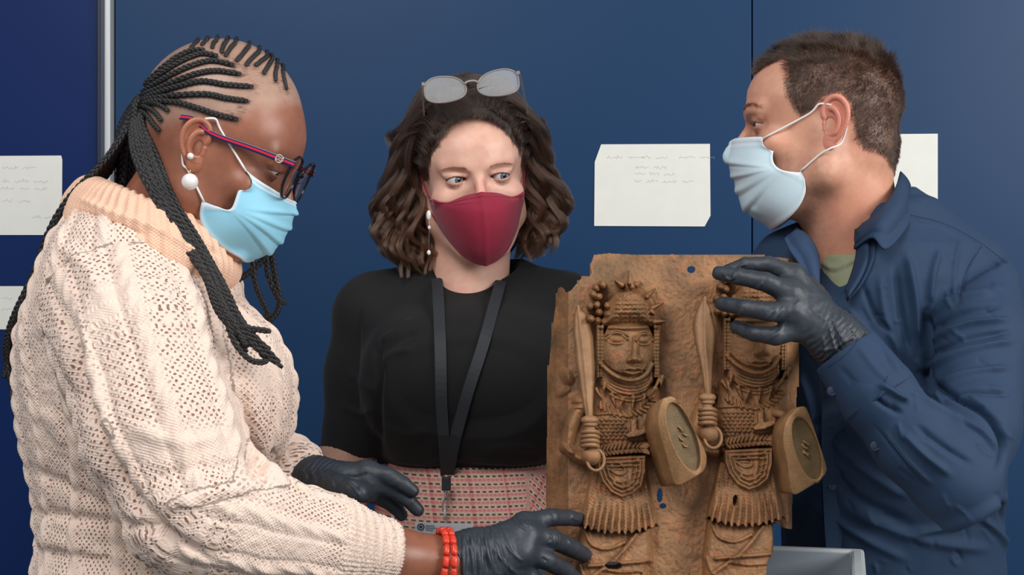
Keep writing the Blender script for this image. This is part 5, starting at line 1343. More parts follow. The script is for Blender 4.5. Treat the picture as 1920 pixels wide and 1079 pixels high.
    for i in range(10):      # down the back
        a = i/9; j = lambda s: R.uniform(-s*1.5, s*1.5)
        add(hang([(262-14*a, 180+20*a, 1.585+.03*a), (238-10*a+j(3), 240, 1.58+.04*a), (196+22*a+j(3), 305, 1.56+.05*a), (140+26*a+j(3), 362, 1.555+.05*a), (96+24*a+j(3), 432, 1.555+.05*a), (62+22*a+j(3), 510, 1.56+.05*a), (34+20*a+j(3), 580, 1.56+.05*a), (10+18*a+j(4), 645+j(12), 1.57+.04*a), (8+20*a+j(5), 680+70*a+j(14), 1.58)]), R.uniform(.0034, .0042))
    for i in range(9):      # behind the neck
        a = i/8; j = lambda s: R.uniform(-s*1.5, s*1.5)
        add(hang([(258, 190+10*a, 1.60+.02*a), (235+10*a, 250, 1.60+.05*a), (226+26*a+j(4), 310, 1.60+.06*a), (222+34*a+j(4), 372+j(6), 1.60+.05*a)]), .0044)
    for px in ([(440, 440), (436, 481), (432, 529), (440, 570), (452, 600)], [(450, 440), (444, 481), (439, 529), (448, 560), (470, 598)], [(446, 430), (440, 490), (436, 540), (430, 580), (444, 610)],
               [(492, 430), (500, 479), (502, 514), (518, 553), (524, 564), (537, 570)], [(500, 430), (509, 473), (515, 514), (524, 559), (518, 588), (494, 612)], [(470, 430), (473, 481), (478, 529), (491, 565), (503, 591), (488, 597)], [(520, 440), (503, 476), (482, 499), (459, 517), (436, 532)]):
        v, f = plait([at(x, y, 1.675) for x, y in px], .0032 if px[0][0] > 455 else .0046); link('braid', npmesh('braid', v, f), HAIRB.m, H)
    for px in ([(425, 595), (432, 625), (448, 655), (470, 676), (490, 680), (503, 676)], [(430, 590), (450, 612), (480, 618), (508, 622)], [(436, 600), (452, 632), (462, 650)]):
        add(hang([(x, y, 1.47) for x, y in px]), .0030)
HLV = bvh_of(HL.l(SKL[0]), SKL[1])
left_hair()
def surgical_mask(hd, sk, near, edge, front, label, name, loops, holes=None, colr=(170, 214, 232), seed=0, xe=6.7, q1=.55):
    bl = bvh_of(hd.l(sk[0]), sk[1]); rows = []
    for v, (ex, ey), (fx, fy), xs, pp, qq in zip((0, .28, .5, .72, 1), edge, front, (xe-.5, xe-.2, xe, xe, xe-.1), (1.15, 1.0, .95, 1.1, 1.5), (.95, 1.0, 1.0, .8, q1)):
        e = hd.pl(ex, ey, near*xs); f = hd.pl(fx, fy, 0); rows.append((v, xs, e[1], e[2], f[1], f[2], pp, qq))
    def pl(u, v):
        a = np.abs(u); d = np.zeros_like(u)
        for k, vk in enumerate((.22, .42, .60, .78)):
            line = .5+(vk-.5)*(1-.9*a**1.6)+.02*np.sin(4*u+k+seed); t = (v-line)
            d += (.20*np.exp(-(t/.022)**2)*(t > 0)+.20*np.exp(-(t/.055)**2)*(t <= 0)-.10*np.exp(-((t-.02)/.02)**2))*(.45+.55*np.sin(1.4+3*a))
        d += .12*np.exp(-((v-.03)/.02)**2)+.05*np.exp(-((v-.09)/.012)**2)+.06*np.exp(-((v-.98)/.02)**2)+.08*np.exp(-((a-.985)/.02)**2)
        d += .05*np.sin(9*u+5*v+seed)*np.sin(7*v-3*u)
        return d*1.55
    V, F, G, uu, vv = face_mask(hd, bl, rows, 1.0, pleats=pl, th=.07, gap=.28 if near > 0 else .55)
    C = np.tile(np.array(lin(colr)), (uu.size, 1)); wh = np.maximum.reduce([sm(-vv.ravel(), -.10, -.07), sm(np.abs(uu.ravel()), .965, .975), sm(vv.ravel(), .96, .975)])
    C = blend(C, wh*.8, lin((222, 232, 240))); C = np.concatenate([C, np.tile(np.array(lin((226, 232, 238))), (uu.size, 1))])
    m = NT(name+'_fabric'); m.col(m.attr('col')); m.bump(m.noise(900, 2, .6), .25, .0005); m.set(Roughness=.7); m.b.inputs['Transmission Weight'].default_value = 0.; m.b.inputs['Subsurface Weight'].default_value = .25; m.b.inputs['Subsurface Scale'].default_value = .004
    root = empty('face_mask', G[30, 40], label, 'mask'); link('mask_fabric', npmesh('mask_fabric', V, F, True, {'col': C}), m.m, root)
    lm = plain('white_elastic', (236, 232, 230), .7)
    for s in (-1, 1):
        j = 80 if s > 0 else 0; a, b = G[1, j], G[58, j]
        e = [hd.w((s*x, y, z)) for x, y, z in loops]; v, f = tube(spline([a]+e+[b], 40), .0013, 8); link('ear_loop', npmesh('ear_loop', v, f), lm, root)
    return root
surgical_mask(HL, SKL, 1, [(463, 320), (447, 358), (432, 392), (406, 387), (379, 377)], [(551, 377), (549, 404), (536, 440), (509, 473), (464, 493)],
    'light blue surgical mask worn by the woman with black braids', 'blue_mask', [(7.3, 1.6, 2.2), (8.0, .3, 3.2), (7.9, -2.2, 1.0), (7.8, -1.2, -2.6), (7.6, -.2, -3.4)], colr=(150, 212, 236))
def left_extras():
    hd = HL
    c = hd.pl(549, 341, 3.5); P0 = hd.w((0, c[1]+.25, c[2]+.55)); R = hd.R/.01
    tp = hd.pl(352, 224, 7.4); hg = hd.pl(545, 313, 6.2); dy, dz = hg[1]-tp[1], hg[2]-tp[2]; L_ = math.hypot(dy, dz)
    P0 = hd.w((0, hg[1]+.2, hg[2]-1.0)); un = R[:, 1]*dy/L_+R[:, 2]*dz/L_; un = un/np.linalg.norm(un); uy = np.cross(un, -R[:, 0]); ux = np.cross(uy, un)
    ux = ux/np.linalg.norm(ux); uy = np.cross(un, ux)
    fm = plain('black_acetate', (14, 15, 20), .15); lm = NT('clear_lens'); lm.col((.96, .97, .98)); lm.set(Roughness=.02, IOR=1.15); lm.b.inputs['Transmission Weight'].default_value = 1
    nv = plain('navy_temple', (20, 26, 74), .25); rd = plain('red_temple_stripe', (204, 30, 58), .3); gy = plain('pale_temple_edge', (120, 130, 150), .3)
    r, W = glasses('glasses', P0, ux, uy, un, 2.6, 2.25, .75, 12.8, fm, lm.m, nv, 'black-rimmed glasses with red and navy striped temples, worn by the woman with braids', ft=.11, tdrop=.1, tsplay=1.35, tcurve=.6, tw=(.36, .13))
    tem = [o for o in r.children if o.name.startswith('temple')]
    for o in tem:
        me = o.data; co = np.array([v.co for v in me.vertices]); n = len(co)//4; side = 1 if (W.__call__(np.zeros(3)) is not None) else 1
        q = co.reshape(n, 4, 3); mid = q.mean(1); upv = (q[:, 3]-q[:, 0])/2; outv = (q[:, 1]-q[:, 0])/2
        for nm, mat_, lo, hi, e in (('temple_stripe', rd, -.30, .42, 1.25), ('temple_edge', gy, .78, 1.05, 1.12)):
            V = np.concatenate([np.stack([mid[i]+upv[i]*lo-outv[i]*e, mid[i]+upv[i]*hi-outv[i]*e, mid[i]+upv[i]*hi+outv[i]*e, mid[i]+upv[i]*lo+outv[i]*e]) for i in range(1, n)])
            F = [[i*4+j, i*4+(j+1) % 4, i*4+4+(j+1) % 4, i*4+4+j] for i in range(n-2) for j in range(4)]+[[3, 2, 1, 0], [(n-2)*4+j for j in range(4)]]
            tag(link(nm, npmesh(nm, V, F, False), mat_, o), 'red stripe' if nm == 'temple_stripe' else None)
    # emblem: a round metal disc with interlocked curved letters
    t0 = tem[0] if np.array(tem[0].data.vertices[0].co)[1] < np.array(tem[1].data.vertices[0].co)[1] else tem[1]
    p = drape(bvh_of(np.array([v.co for v in t0.data.vertices]), [tuple(q.vertices) for q in t0.data.polygons if len(q.vertices) == 4]), [(524, y_) for y_ in range(270, 330, 2)])
    p = [q_ for q_ in p if q_ is not None]; p = np.mean(p, 0) if p else at(526, 300, 1.53)
    nrm = ux if ux[1] < 0 else -ux; a1 = un; a2 = uy; st = plain('emblem_metal', (214, 206, 196), .25, metal=.7)
    p = p+nrm*.0012
    ring = lambda c, r, t0_, t1, th: tube([c+a1*r*math.cos(t)+a2*r*math.sin(t) for t in np.linspace(t0_, t1, 20)], th, 6)
    ps = [ring(p, .0042, 0, 2*PI, .0006), ring(p-a1*.0011, .0019, .6, 5.4, .0004), ring(p+a1*.0011, .0019, 3.7, 8.6, .0004)]
    ps.append(tube([p-a1*.0011, p+a1*.0004], .0004, 5)); ps.append(tube([p+a1*.0011, p-a1*.0004], .0004, 5))
    em_ = link('emblem', npmesh('emblem', *join(ps)), st, r)
    v, f = ball(p-nrm*.0006, .004, 16, 8, None); V = np.array(v)-(p-nrm*.0006); V = V-np.outer(V@nrm, nrm)*.85+p-nrm*.0008; link('emblem_base', npmesh('emblem_base', V, f), plain('emblem_red', (150, 60, 60), .3), r)
    # pearls
    for nm, (x, y), rr, lab in (('pearl_stud', (357, 293), .0036, 'small pearl stud in the ear of the woman with braids, above the big pearl'), ('pearl_earring', (356, 341), .0088, "large round pearl hanging just below the ear of the woman with braids")):
        h = drape(bvh_of(*EARL), [(x, y)])[0]; Y = h[1]-.002 if h is not None else (1.482 if rr > .005 else 1.49)
        e = empty(nm, at(x, y, Y), lab, 'earring'); v, f = ball(at(x, y, Y), rr, 24, 14); link('pearl', npmesh('pearl', v, f), PEARL, e)
        v, f = tube([at(x, y-(14 if rr > .005 else 4), Y), at(x+1, y-(26 if rr > .005 else 6), Y+.002)], .0007, 6); link('hook', npmesh('hook', v, f), plain('earring_gold', (200, 170, 110), .3, metal=.9), e)
    # coral bracelets
    cm = plain('coral_bead', (216, 62, 42), .28, .12, 200); cl = plain('pale_coral_bead', (238, 150, 120), .3)
    for k, (x0, lab) in enumerate(((822, 'left one of two coral-red bead bracelets on the wrist next to the glove'), (838, 'right one of two coral-red bead bracelets, touching the glove cuff'))):
        c = at(x0, 1054, 1.527); e = empty('bracelet', c, lab, 'bracelet', None); ax = at(900, 1060, 1.54)-at(740, 1046, 1.515); ax /= np.linalg.norm(ax); ax = ax+np.array([0, 0, .06 if k else -.02]); ax /= np.linalg.norm(ax)
        a = np.cross(ax, [0, 0, 1.]); a /= np.linalg.norm(a); b = np.cross(ax, a); n = 17; rad = .0335
        for i in range(n):
            t0_, t1 = 2*PI*(i+.06)/n, 2*PI*(i+.94)/n; w_ = R_.uniform(.0036, .0045)
            pts = [c+rad*(math.cos(t)*a+math.sin(t)*b) for t in np.linspace(t0_, t1, 5)]; v, f = tube(pts, [w_*.82, w_, w_, w_, w_*.82], 10)
            link('bead', npmesh('bead', v, f), cl if i in (3, 9) else cm, e)
        v, f = tube([c+rad*(math.cos(t)*a+math.sin(t)*b) for t in np.linspace(0, 2*PI, 40)], .0008, 5, False); link('cord', npmesh('cord', v, f), plain('bracelet_cord', (120, 40, 30), .8), e)
R_ = random.Random(9)
_ev, _eq = ear_mesh(1, o=(7.25, -.4, -.4), flare=26, tilt=10); EARL = (HL.w(_ev), _eq)
left_extras()
def lz(pts): return [(820+x/6, 920+y/6) for x, y in pts]
glove(PL, (at(846, 1058, 1.535), at(888, 1048, 1.545)), [(at(985, 984, 1.575), .0125), (at(985, 1006, 1.558), .0135), (at(978, 1036, 1.550), .0135), (at(962, 1066, 1.553), .0125)],
    [([at(985, 982, 1.575), at(1032, 971, 1.595), at(1066, 971, 1.618), at(1090, 976, 1.636)], [.0108, .0100, .0090, .0078]), ([at(990, 1004, 1.560), at(1034, 1012, 1.575), at(1072, 1028, 1.600), at(1098, 1042, 1.622)], [.0115, .0108, .0100, .0085]),
     ([at(980, 1034, 1.553), at(1026, 1052, 1.566), at(1062, 1072, 1.590), at(1086, 1096, 1.610)], [.0115, .0106, .0096, .0082]), ([at(966, 1064, 1.555), at(1004, 1090, 1.565), at(1034, 1112, 1.585), at(1050, 1130, 1.600)], [.0105, .0095, .0086, .0074])],
    ([at(900, 1030, 1.58), at(950, 1010, 1.66), at(1000, 1000, 1.715), at(1046, 1006, 1.745)], [.016, .0135, .0115, .0095]),
    [(lz([(220, 520), (215, 700), (205, 950)]), 3.2, .0018), (lz([(300, 500), (300, 700), (290, 950)]), 3, .0018), (lz([(390, 480), (395, 700), (400, 950)]), 3, .0016), (lz([(465, 470), (470, 700), (500, 930)]), 3, .0018), (lz([(540, 440), (560, 680), (640, 900), (720, 950)]), 3, .0022), (lz([(610, 400), (640, 640), (740, 800), (900, 950)]), 3, .002),
     (lz([(700, 430), (760, 600), (860, 720), (960, 800)]), 3, .0016), (lz([(850, 300), (900, 380), (1000, 440)]), 2.4, .0014), (lz([(900, 290), (960, 370), (1060, 420)]), 2.4, .0014), (lz([(960, 280), (1010, 350), (1060, 400)]), 2.2, .0012), (lz([(250, 520), (255, 700), (245, 950)]), 2.6, -.0016), (lz([(345, 500), (350, 700), (345, 950)]), 2.6, -.0016), (lz([(505, 460), (520, 700), (580, 920)]), 2.6, -.0016),
     (lz([(1260, 490), (1290, 560), (1250, 600)]), 2, .0012), (lz([(1340, 500), (1350, 600)]), 2, .0012), (lz([(1480, 560), (1500, 660), (1440, 720)]), 2, .0012), (lz([(1180, 760), (1230, 800)]), 2.4, -.0014), (lz([(1520, 260), (1530, 320), (1600, 340)]), 2.2, .0014), (lz([(1270, 280), (1300, 340)]), 2, .001)], wr=(.0325, .031))
glove(PL, (at(556, 892, 1.748), at(592, 902, 1.735)), [(at(688, 886, 1.725), .0125), (at(692, 904, 1.722), .0128), (at(686, 922, 1.722), .0120)],
    [([at(690, 884, 1.725), at(730, 894, 1.715), at(756, 908, 1.712), at(774, 921, 1.712)], [.0118, .0102, .0090, .0076]), ([at(694, 902, 1.724), at(738, 920, 1.722), at(768, 941, 1.722), at(783, 957, 1.724)], [.0115, .0100, .0088, .0076]),
     ([at(690, 918, 1.73), at(722, 935, 1.74), at(744, 953, 1.745), at(753, 967, 1.748)], [.0110, .0095, .0085, .0072]), ([at(680, 926, 1.745), at(712, 934, 1.765), at(733, 948, 1.775), at(742, 958, 1.78)], [.0100, .0088, .0078, .0068])],
    ([at(604, 912, 1.712), at(638, 914, 1.682), at(660, 919, 1.664), at(675, 926, 1.656)], [.0200, .0150, .0122, .0100]),
    [([(566, 880), (575, 900), (572, 925)], 3, .0016), ([(582, 880), (592, 905), (590, 930)], 3, .0016), ([(598, 880), (608, 902), (612, 930)], 3, .0015), ([(612, 884), (622, 905), (632, 930)], 3, .0013), ([(650, 903), (662, 913), (674, 930)], 2.4, .0016), ([(657, 903), (668, 912), (676, 924)], 2.0, -.0014), ([(640, 890), (665, 896), (690, 888)], 3, -.0012)], wr=(.0290, .0285))
# ---------------------------------------------------------------- the man on the right
def man():
    root = empty('person', (.47, 1.83, 0), 'man at the right in dark blue shirt in profile, gloved hand on the plaque', 'person')
    hd = Head((-.985, .17, .035), 0, at(1561, 232, 1.735), (-7.5, -1.0, -.2), 1.0)
    nb = hd.l(at(1606, 510, 1.83))
    F = head_field(.15, True, 11.3, back=-9.9, jaw=1.06, necks=[((0, -2.7, -4.5), nb, 6.0, 6.2)], lo=(-8.6, -13, -22), hi=(8.6, 13, 12.5), lid=(.38, .34))
    F.add(ell((0, 8.0, 1.8), (4.6, 1.6, .9)), 1.2); F.add(ell((0, -5.4, -2.2), (5.9, 4.1, 4.6)), 1.5)
    ad = hd.l(at(1530, 440, 1.80)); 
    V, Q = F.mesh(); x, y, z = np.abs(V[:, 0]), V[:, 1], V[:, 2]
    C = np.tile(np.array(lin((214, 158, 132))), (len(V), 1)); n1 = vnoise(V, 1.4, 3); C = blend(C, .3*sm(n1, -.3, .8), lin((202, 134, 110)))
    st = sm(-z, 2.5, 5)*sm(y, -4, 0); C = blend(C, .42*st*(.6+.4*vnoise(V, .35, 6)), lin((140, 112, 98)))
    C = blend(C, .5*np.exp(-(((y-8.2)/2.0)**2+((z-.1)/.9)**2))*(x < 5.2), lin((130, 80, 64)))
    C = blend(C, .6*sm(-z, 6, 10)*sm(-y, -2, 3), lin((204, 136, 112)))
    hairp = hairpoly(hd); ins = polysd(y, z, hairp); C = blend(C, .85*sm(-ins, -.15, .5), lin((66, 52, 46)))
    W = hd.w(V); parts = [(W, Q, C)]
    for s in (-1, 1):
        ev, eq = ear_mesh(s, o=(7.15, -1.0, -.2), flare=26, tilt=6, sc=1.08); ec = np.tile(np.array(lin((214, 140, 120))), (len(ev), 1)); parts.append((hd.w(ev), eq, ec))
    Vn = np.concatenate([q[0] for q in parts]); Cn = np.concatenate([q[2] for q in parts]); o = 0; Fn = []
    for q in parts: Fn.append(q[1]+o); o += len(q[0])
    link('body', npmesh('body', Vn, np.concatenate(Fn), True, {'col': Cn}), skin_mat('ruddy_skin', .45, .35, .10), root)
    for s in (-1, 1): eyeball(s, hd, (70, 52, 40), (-.15, 1, .02), root, EYEM)
    return root, hd, (W, Q)
def hairpoly(hd):
    px = [(1404, 150), (1414, 128), (1445, 116), (1474, 108), (1474, 140), (1470, 168), (1482, 190), (1494, 215), (1506, 222), (1520, 212), (1536, 196), (1548, 184), (1575, 178), (1592, 196), (1598, 225), (1606, 262), (1618, 280), (1650, 286), (1668, 300), (1684, 318), (1720, 330), (1760, 150), (1700, 0), (1500, -40), (1380, 40)]
    return [tuple(hd.pl(a, b, -6.4 if b > 60 and a < 1690 else 0)[1:]) for a, b in px]
PMN, HM, SKM = man()
MBV = bvh_of(HM.l(SKM[0]), SKM[1])
def man_hair():
    hd = HM; rn = np.random.default_rng(8); poly = hairpoly(hd); V = hd.l(SKM[0]); F = SKM[1]
    c = V[F].mean(1); a = np.linalg.norm(np.cross(V[F[:, 2]]-V[F[:, 0]], V[F[:, 3]]-V[F[:, 1]]), axis=1)/2
    m = (polysd(c[:, 1], c[:, 2], poly) < 0)&(c[:, 2] > -9.5)&~((c[:, 2] < 5.2)&(np.abs(c[:, 0]) < 5.2)&(c[:, 1] > 2))
    fr = (c[:, 1] > 5)&(np.abs(c[:, 0]) < 6)&(c[:, 2] < 7.0+.04*c[:, 0]**2*0-.02*c[:, 0]**2); m &= ~fr
    idx = np.nonzero(m)[0]; n = 30000; pk = rn.choice(idx, n, p=a[idx]/a[idx].sum()); w_ = rn.random((n, 2)); fv = V[F[pk]]
    P = (fv[:, 0]*(1-w_[:, :1])+fv[:, 1]*w_[:, :1])*(1-w_[:, 1:])+(fv[:, 3]*(1-w_[:, :1])+fv[:, 2]*w_[:, :1])*w_[:, 1:]
    N = normals(V, F); Np = N[F[pk, 0]]
    x, y, z = P.T; top = sm(z, 3, 9.5); L = .55+1.25*top+.35*sm(y, 3, 7)*top+rn.normal(0, .1, n)
    L *= np.where(polysd(y, z, poly) > -.5, .7, 1)
    D = np.stack([0*x, .55+0*x, .25-.9*(1-top)], 1); D = D-Np*(D*Np).sum(1)[:, None]; D += vn3(P, 1.1)*.55+rn.normal(0, .16, (n, 3))
    up = Np*(.38+.25*top[:, None]); M = 6; t = np.linspace(0, 1, M)
    S = P[:, None]+(up[:, None]*t[None, :, None]+D[:, None]*(t**1.35)[None, :, None]*.85)*L[:, None, None]+np.array([0, 0, -.12])*(t**2)[None, :, None]*L[:, None, None]
    rad = np.interp(t, [0, .6, 1], [.00016, .00015, .00005])[None].repeat(n, 0)
    hm = bpy.data.materials; mt = hair_mat('short_brown_hair', (24, 17, 13), (38, 28, 22), .35, .4)
    o = strands('hair', hd.w(S), rad, mt, PMN); o['kind'] = 'stuff'; tag(o, 'short dark brown hair')
    # brows and lashes
    E = []
    for s in (-1, 1):
        for _ in range(420):
            u = rn.random(); xx = s*(1.2+4.0*u); zz = 2.0+.55*math.sin(u*2.4)-.25*u+rn.normal(0, .2)*(1.15-.5*u)
            h = MBV.ray_cast(Vector((xx*1.05, 14, zz)), Vector((0, -1, 0)))
            if h[0] is None: continue
            p = np.array(h[0]); nn = np.array(h[1]); nn = nn if nn[1] > 0 else -nn; d = np.array([s*.35, -.25, .22-.3*u]); E.append([p, p+d*.5+nn*.12, p+d+nn*.10])
        for _ in range(60):
            u = rn.uniform(-1, 1); p = np.array([s*(3.15+1.35*u), 8.7-.35*u*u-.25*u, .42*(1-u*u)+.05]); E.append([p, p+np.array([s*.1*u, .3, .06]), p+np.array([s*.15*u, .55, .25])])
    E = np.array(E); strands('eyebrow', hd.w(E), np.full((len(E), 3), .00008), hair_mat('dark_brow', (60, 42, 34), (60, 42, 34), .4), PMN)['kind'] = 'stuff'
def vn3(P, s): return np.stack([vnoise(P, s, 21), vnoise(P, s, 22), vnoise(P, s, 23)], 1)
man_hair()
surgical_mask(HM, SKM, -1, [(1456, 259), (1449, 298), (1462, 317), (1490, 323), (1515, 322)], [(1376, 262), (1366, 308), (1378, 345), (1397, 396), (1448, 432)],
    'pale white-blue surgical mask worn by the man in the dark blue shirt', 'pale_mask', [(7.2, 2.0, .9), (7.7, .4, 2.2), (7.75, -2.6, 1.0), (7.9, -2.2, -2.4), (8.1, -.8, -3.3), (7.7, .4, -4.0)], colr=(206, 226, 236), seed=2, q1=.5)
def denim():
    m = NT('dark_blue_cotton'); g = m.noise(700, 3, .7); f = m.noise(25, 4, .6)
    c = m.mix(f, lin((17, 42, 70)), lin((26, 54, 85))); c = m.mix(m.math('MULTIPLY', g, .4), c, lin((36, 62, 92))); m.col(c); m.bump(g, .35, .0006); m.set(Roughness=.8); 
    return m.m
DEN = denim(); DEN2 = plain('faded_blue_cotton', (32, 58, 90), .8, .08, 200, bump=.3, bscale=700)
STITCH = plain('shirt_thread', (22, 36, 62), .8)
def shirt():
    rows = [(395, 1600, 1725, 1.76, 1.88), (430, 1540, 1750, 1.735, 1.905), (460, 1490, 1800, 1.715, 1.925), (520, 1452, 1860, 1.700, 1.94), (600, 1440, 1885, 1.700, 1.955), (700, 1448, 1895, 1.705, 1.96), (800, 1462, 1905, 1.71, 1.965), (900, 1478, 1915, 1.75, 1.985), (980, 1486, 1928, 1.79, 2.0), (1040, 1494, 1936, 1.80, 2.02), (1120, 1502, 1945, 1.81, 2.03), (1200, 1505, 1950, 1.81, 2.03)]
    T = [(at(0, y, 1.82)[2], at(a, 0, 1.82)[0], at(b-14, 0, 1.82)[0], c, d) for y, a, b, c, d in rows]
    NE = [at(1826, 552, 1.76), at(1838, 640, 1.69), at(1822, 800, 1.61), at(1792, 905, 1.565), at(1715, 830, 1.562), at(1640, 735, 1.572), at(1588, 664, 1.585)]
    RN = [.057, .054, .052, .045, .044, .040, .0345]
    FE = [at(1490, 540, 1.85), at(1450, 700, 1.86), at(1420, 880, 1.84), at(1390, 960, 1.80)]
    F = fieldof([at(1400, 1200, 1.82), at(1960, 380, 1.82), (.5, 1.51, 1.2), (.5, 2.02, 1.2)], .02, .0042)
    F.add(loft(T, 2.3)); F.add(rcone(at(1680, 405, 1.82), at(1805, 512, 1.80), .045, .056), .05); F.add(rcone(at(1600, 450, 1.83), at(1490, 505, 1.84), .05, .055), .05)
    chain(F, FE, [.058, .052, .048, .04], .03)
    F.cut(rcone(at(1592, 440, 1.82), at(1610, 395, 1.83), .050, .064), .012)
    F.cut(rcone(at(1548, 560, 1.70), at(1562, 468, 1.742), .014, .042), .010); F.cut(rcone(at(1528, 474, 1.775), at(1570, 430, 1.80), .026, .052), .010)
    G = F.like(); chain(G, NE, RN, .016)
    d = NE[-1]-NE[-2]; d /= np.linalg.norm(d); G.keep(lambda X, Y, Z: (X-NE[-1][0])*d[0]+(Y-NE[-1][1])*d[1]+(Z-NE[-1][2])*d[2])
    k = .018; h_ = np.maximum(k-np.abs(F.D-G.D), 0)/k; F.D = np.minimum(F.D, G.D)-h_*h_*k*.25
    V, Q = F.mesh(); V = smooth_mesh(V, Q, 2); (V,), Q = subdiv(V, Q); V = smooth_mesh(V, Q, 1)
    rn = random.Random(2)
    f = [([(1738, 585), (1738, 650), (1742, 720)], 9, -.010), ([(1725, 700), (1790, 745), (1850, 780), (1880, 830), (1872, 880)], 8, -.007), ([(1712, 735), (1780, 780), (1840, 810), (1868, 850)], 7, .004),
        ([(1745, 590), (1800, 560), (1860, 550)], 9, .005), ([(1748, 640), (1810, 610), (1890, 600)], 8, .005), ([(1745, 618), (1800, 586), (1870, 574)], 7, -.005), ([(1744, 690), (1810, 660), (1895, 640)], 9, .005), ([(1744, 665), (1810, 636), (1895, 622)], 6, -.004), ([(1760, 720), (1820, 700), (1890, 690)], 8, .004),
        ([(1770, 745), (1830, 735), (1890, 740)], 7, -.004), ([(1650, 720), (1680, 740), (1702, 752)], 7, .005), ([(1640, 745), (1665, 765), (1690, 775)], 6, -.004), ([(1690, 810), (1730, 850), (1780, 890)], 9, .004), ([(1720, 800), (1770, 840), (1820, 870)], 8, -.003),
        ([(1590, 580), (1640, 640), (1690, 700)], 8, .003), ([(1700, 480), (1715, 560), (1722, 640)], 10, .006), ([(1680, 500), (1690, 590), (1705, 660)], 8, -.004), ([(1760, 470), (1748, 520), (1745, 570)], 8, .004), ([(1650, 520), (1660, 600), (1690, 670)], 9, .003), ([(1620, 540), (1640, 590), (1675, 630)], 7, -.003),
        ([(1500, 700), (1520, 760), (1530, 830)], 9, .004), ([(1560, 820), (1620, 880), (1700, 930)], 12, .004), ([(1540, 860), (1600, 930), (1700, 980)], 12, -.004), ([(1600, 960), (1720, 1010), (1850, 1030)], 14, .004), ([(1700, 1000), (1800, 980), (1890, 930)], 12, .005), ([(1520, 940), (1620, 1010), (1700, 1050)], 12, .003), ([(1840, 970), (1880, 1010), (1910, 1060)], 9, .005), ([(1870, 930), (1890, 990), (1915, 1020)], 8, -.005),
        ([(1800, 452), (1790, 500), (1788, 560)], 4, .0018), ([(1830, 462), (1808, 520), (1800, 570)], 3, -.0016),
        ([(1700, 410), (1760, 424), (1830, 462), (1880, 500)], 3.2, .0018), ([(1660, 812), (1700, 862), (1745, 906)], 4, .002), ([(1640, 800), (1690, 862), (1735, 915)], 3, -.0016)]
    for _ in range(60):
        x, y = rn.uniform(1490, 1910), rn.uniform(430, 1070); a = rn.uniform(.2, 1.4); l = rn.uniform(14, 42); f.append(([(x, y), (x+l*.5*math.cos(a)+rn.uniform(-4, 4), y+l*.5*math.sin(a)), (x+l*math.cos(a), y+l*math.sin(a))], rn.uniform(3, 6), rn.choice((-1, 1))*rn.uniform(.0006, .0018)))
    V = folds(V, Q, [(a_, b_*(.75 if b_ > 5 else 1), c_*1.5) for a_, b_, c_ in f]); N = normals(V, Q); V = V+N*(.0008*vnoise(V, .02, 5)+.0012*vnoise(V, .045, 6))[:, None]
    o = link('shirt', npmesh('shirt', V, Q), DEN, PMN); tag(o, 'dark blue cotton button shirt'); bv = bvh_of(V, Q); print('shirt', len(V))
    # cuff band over the sleeve end
    a, b = NE[-1]+d*.004, NE[-1]-d*.062; fd = fieldof([a, b], .06, .0022); ra = .0355; fd.add(rcone(a, b, .0385, .0450)); fd.cut(rcone(a+d*.03, a-d*.010, .0350, .0355)); fd.keep(lambda X, Y, Z: np.maximum((X-a[0])*d[0]+(Y-a[1])*d[1]+(Z-a[2])*d[2], -((X-b[0])*d[0]+(Y-b[1])*d[1]+(Z-b[2])*d[2])))
    v, q = fd.mesh(); v = smooth_mesh(v, q, 1); v = folds(v, q, [([(1610, 650), (1640, 690), (1665, 715)], 6, .002), ([(1575, 690), (1600, 720), (1620, 760)], 6, -.0015), ([(1660, 700), (1640, 745), (1606, 780)], 3, -.001)]); link('cuff', npmesh('cuff', v, q), DEN, o)
    cb = bvh_of(v, q)
    # placket, stitches and buttons
    def on(pts, off, bvh=bv, n=24):
        t = spline(pts, n) if len(pts) > 2 else np.array(pts); return np.array([p for p in drape(bvh, [tuple(x) for x in t], off) if p is not None])
    def strip(pts, wpx, off, th, name, mat):
        P = on(pts, off)
        if len(P) < 4: return None
        for _ in range(4): P[1:-1] = (P[1:-1]*2+P[:-2]+P[2:])/4
        T_ = np.gradient(P, axis=0); w_ = np.cross(T_, [0, 1, 0]); w_ /= np.linalg.norm(w_, axis=1, keepdims=True)
        vv, ff = ribbon(P, w_*wpx*.00032, (0, -th, 0)); return link(name, npmesh(name, vv, ff, False), mat, o)
    strip([(1566, 560), (1562, 640), (1562, 740), (1562, 860), (1566, 980), (1574, 1085)], 44, .0006, .0012, 'placket', DEN)
    bt = plain('dark_shirt_button', (52, 66, 92), .3)
    def button(x, y, bvh):
        p = drape(bvh, [(x, y)], .0016)[0]
        if p is None: return
        v, f = tube([p+np.array([0, .0008, 0]), p, p+np.array([0, -.0012, 0])], [.0052, .0056, .0048], 20); v2, f2 = tube([p+.0043*np.array([math.cos(t), -.25, math.sin(t)]) for t in np.linspace(0, 2*PI, 24)], .0007, 6, False)
        q = link('button', npmesh('button', *join([(v, f), (v2, f2)])), bt, o)
        hs = [ball(p+np.array([dx, -.0013, dz]), (.0006, .0003, .0006), 8, 4) for dx in (-.0013, .0013) for dz in (-.0013, .0013)]; link('thread', npmesh('thread', *join(hs)), STITCH, q)
    for (x, y) in ((1556, 777), (1561, 911), (1564, 1040)): button(x, y, bv)
    button(1562, 733, cb); button(1643, 836, bv)
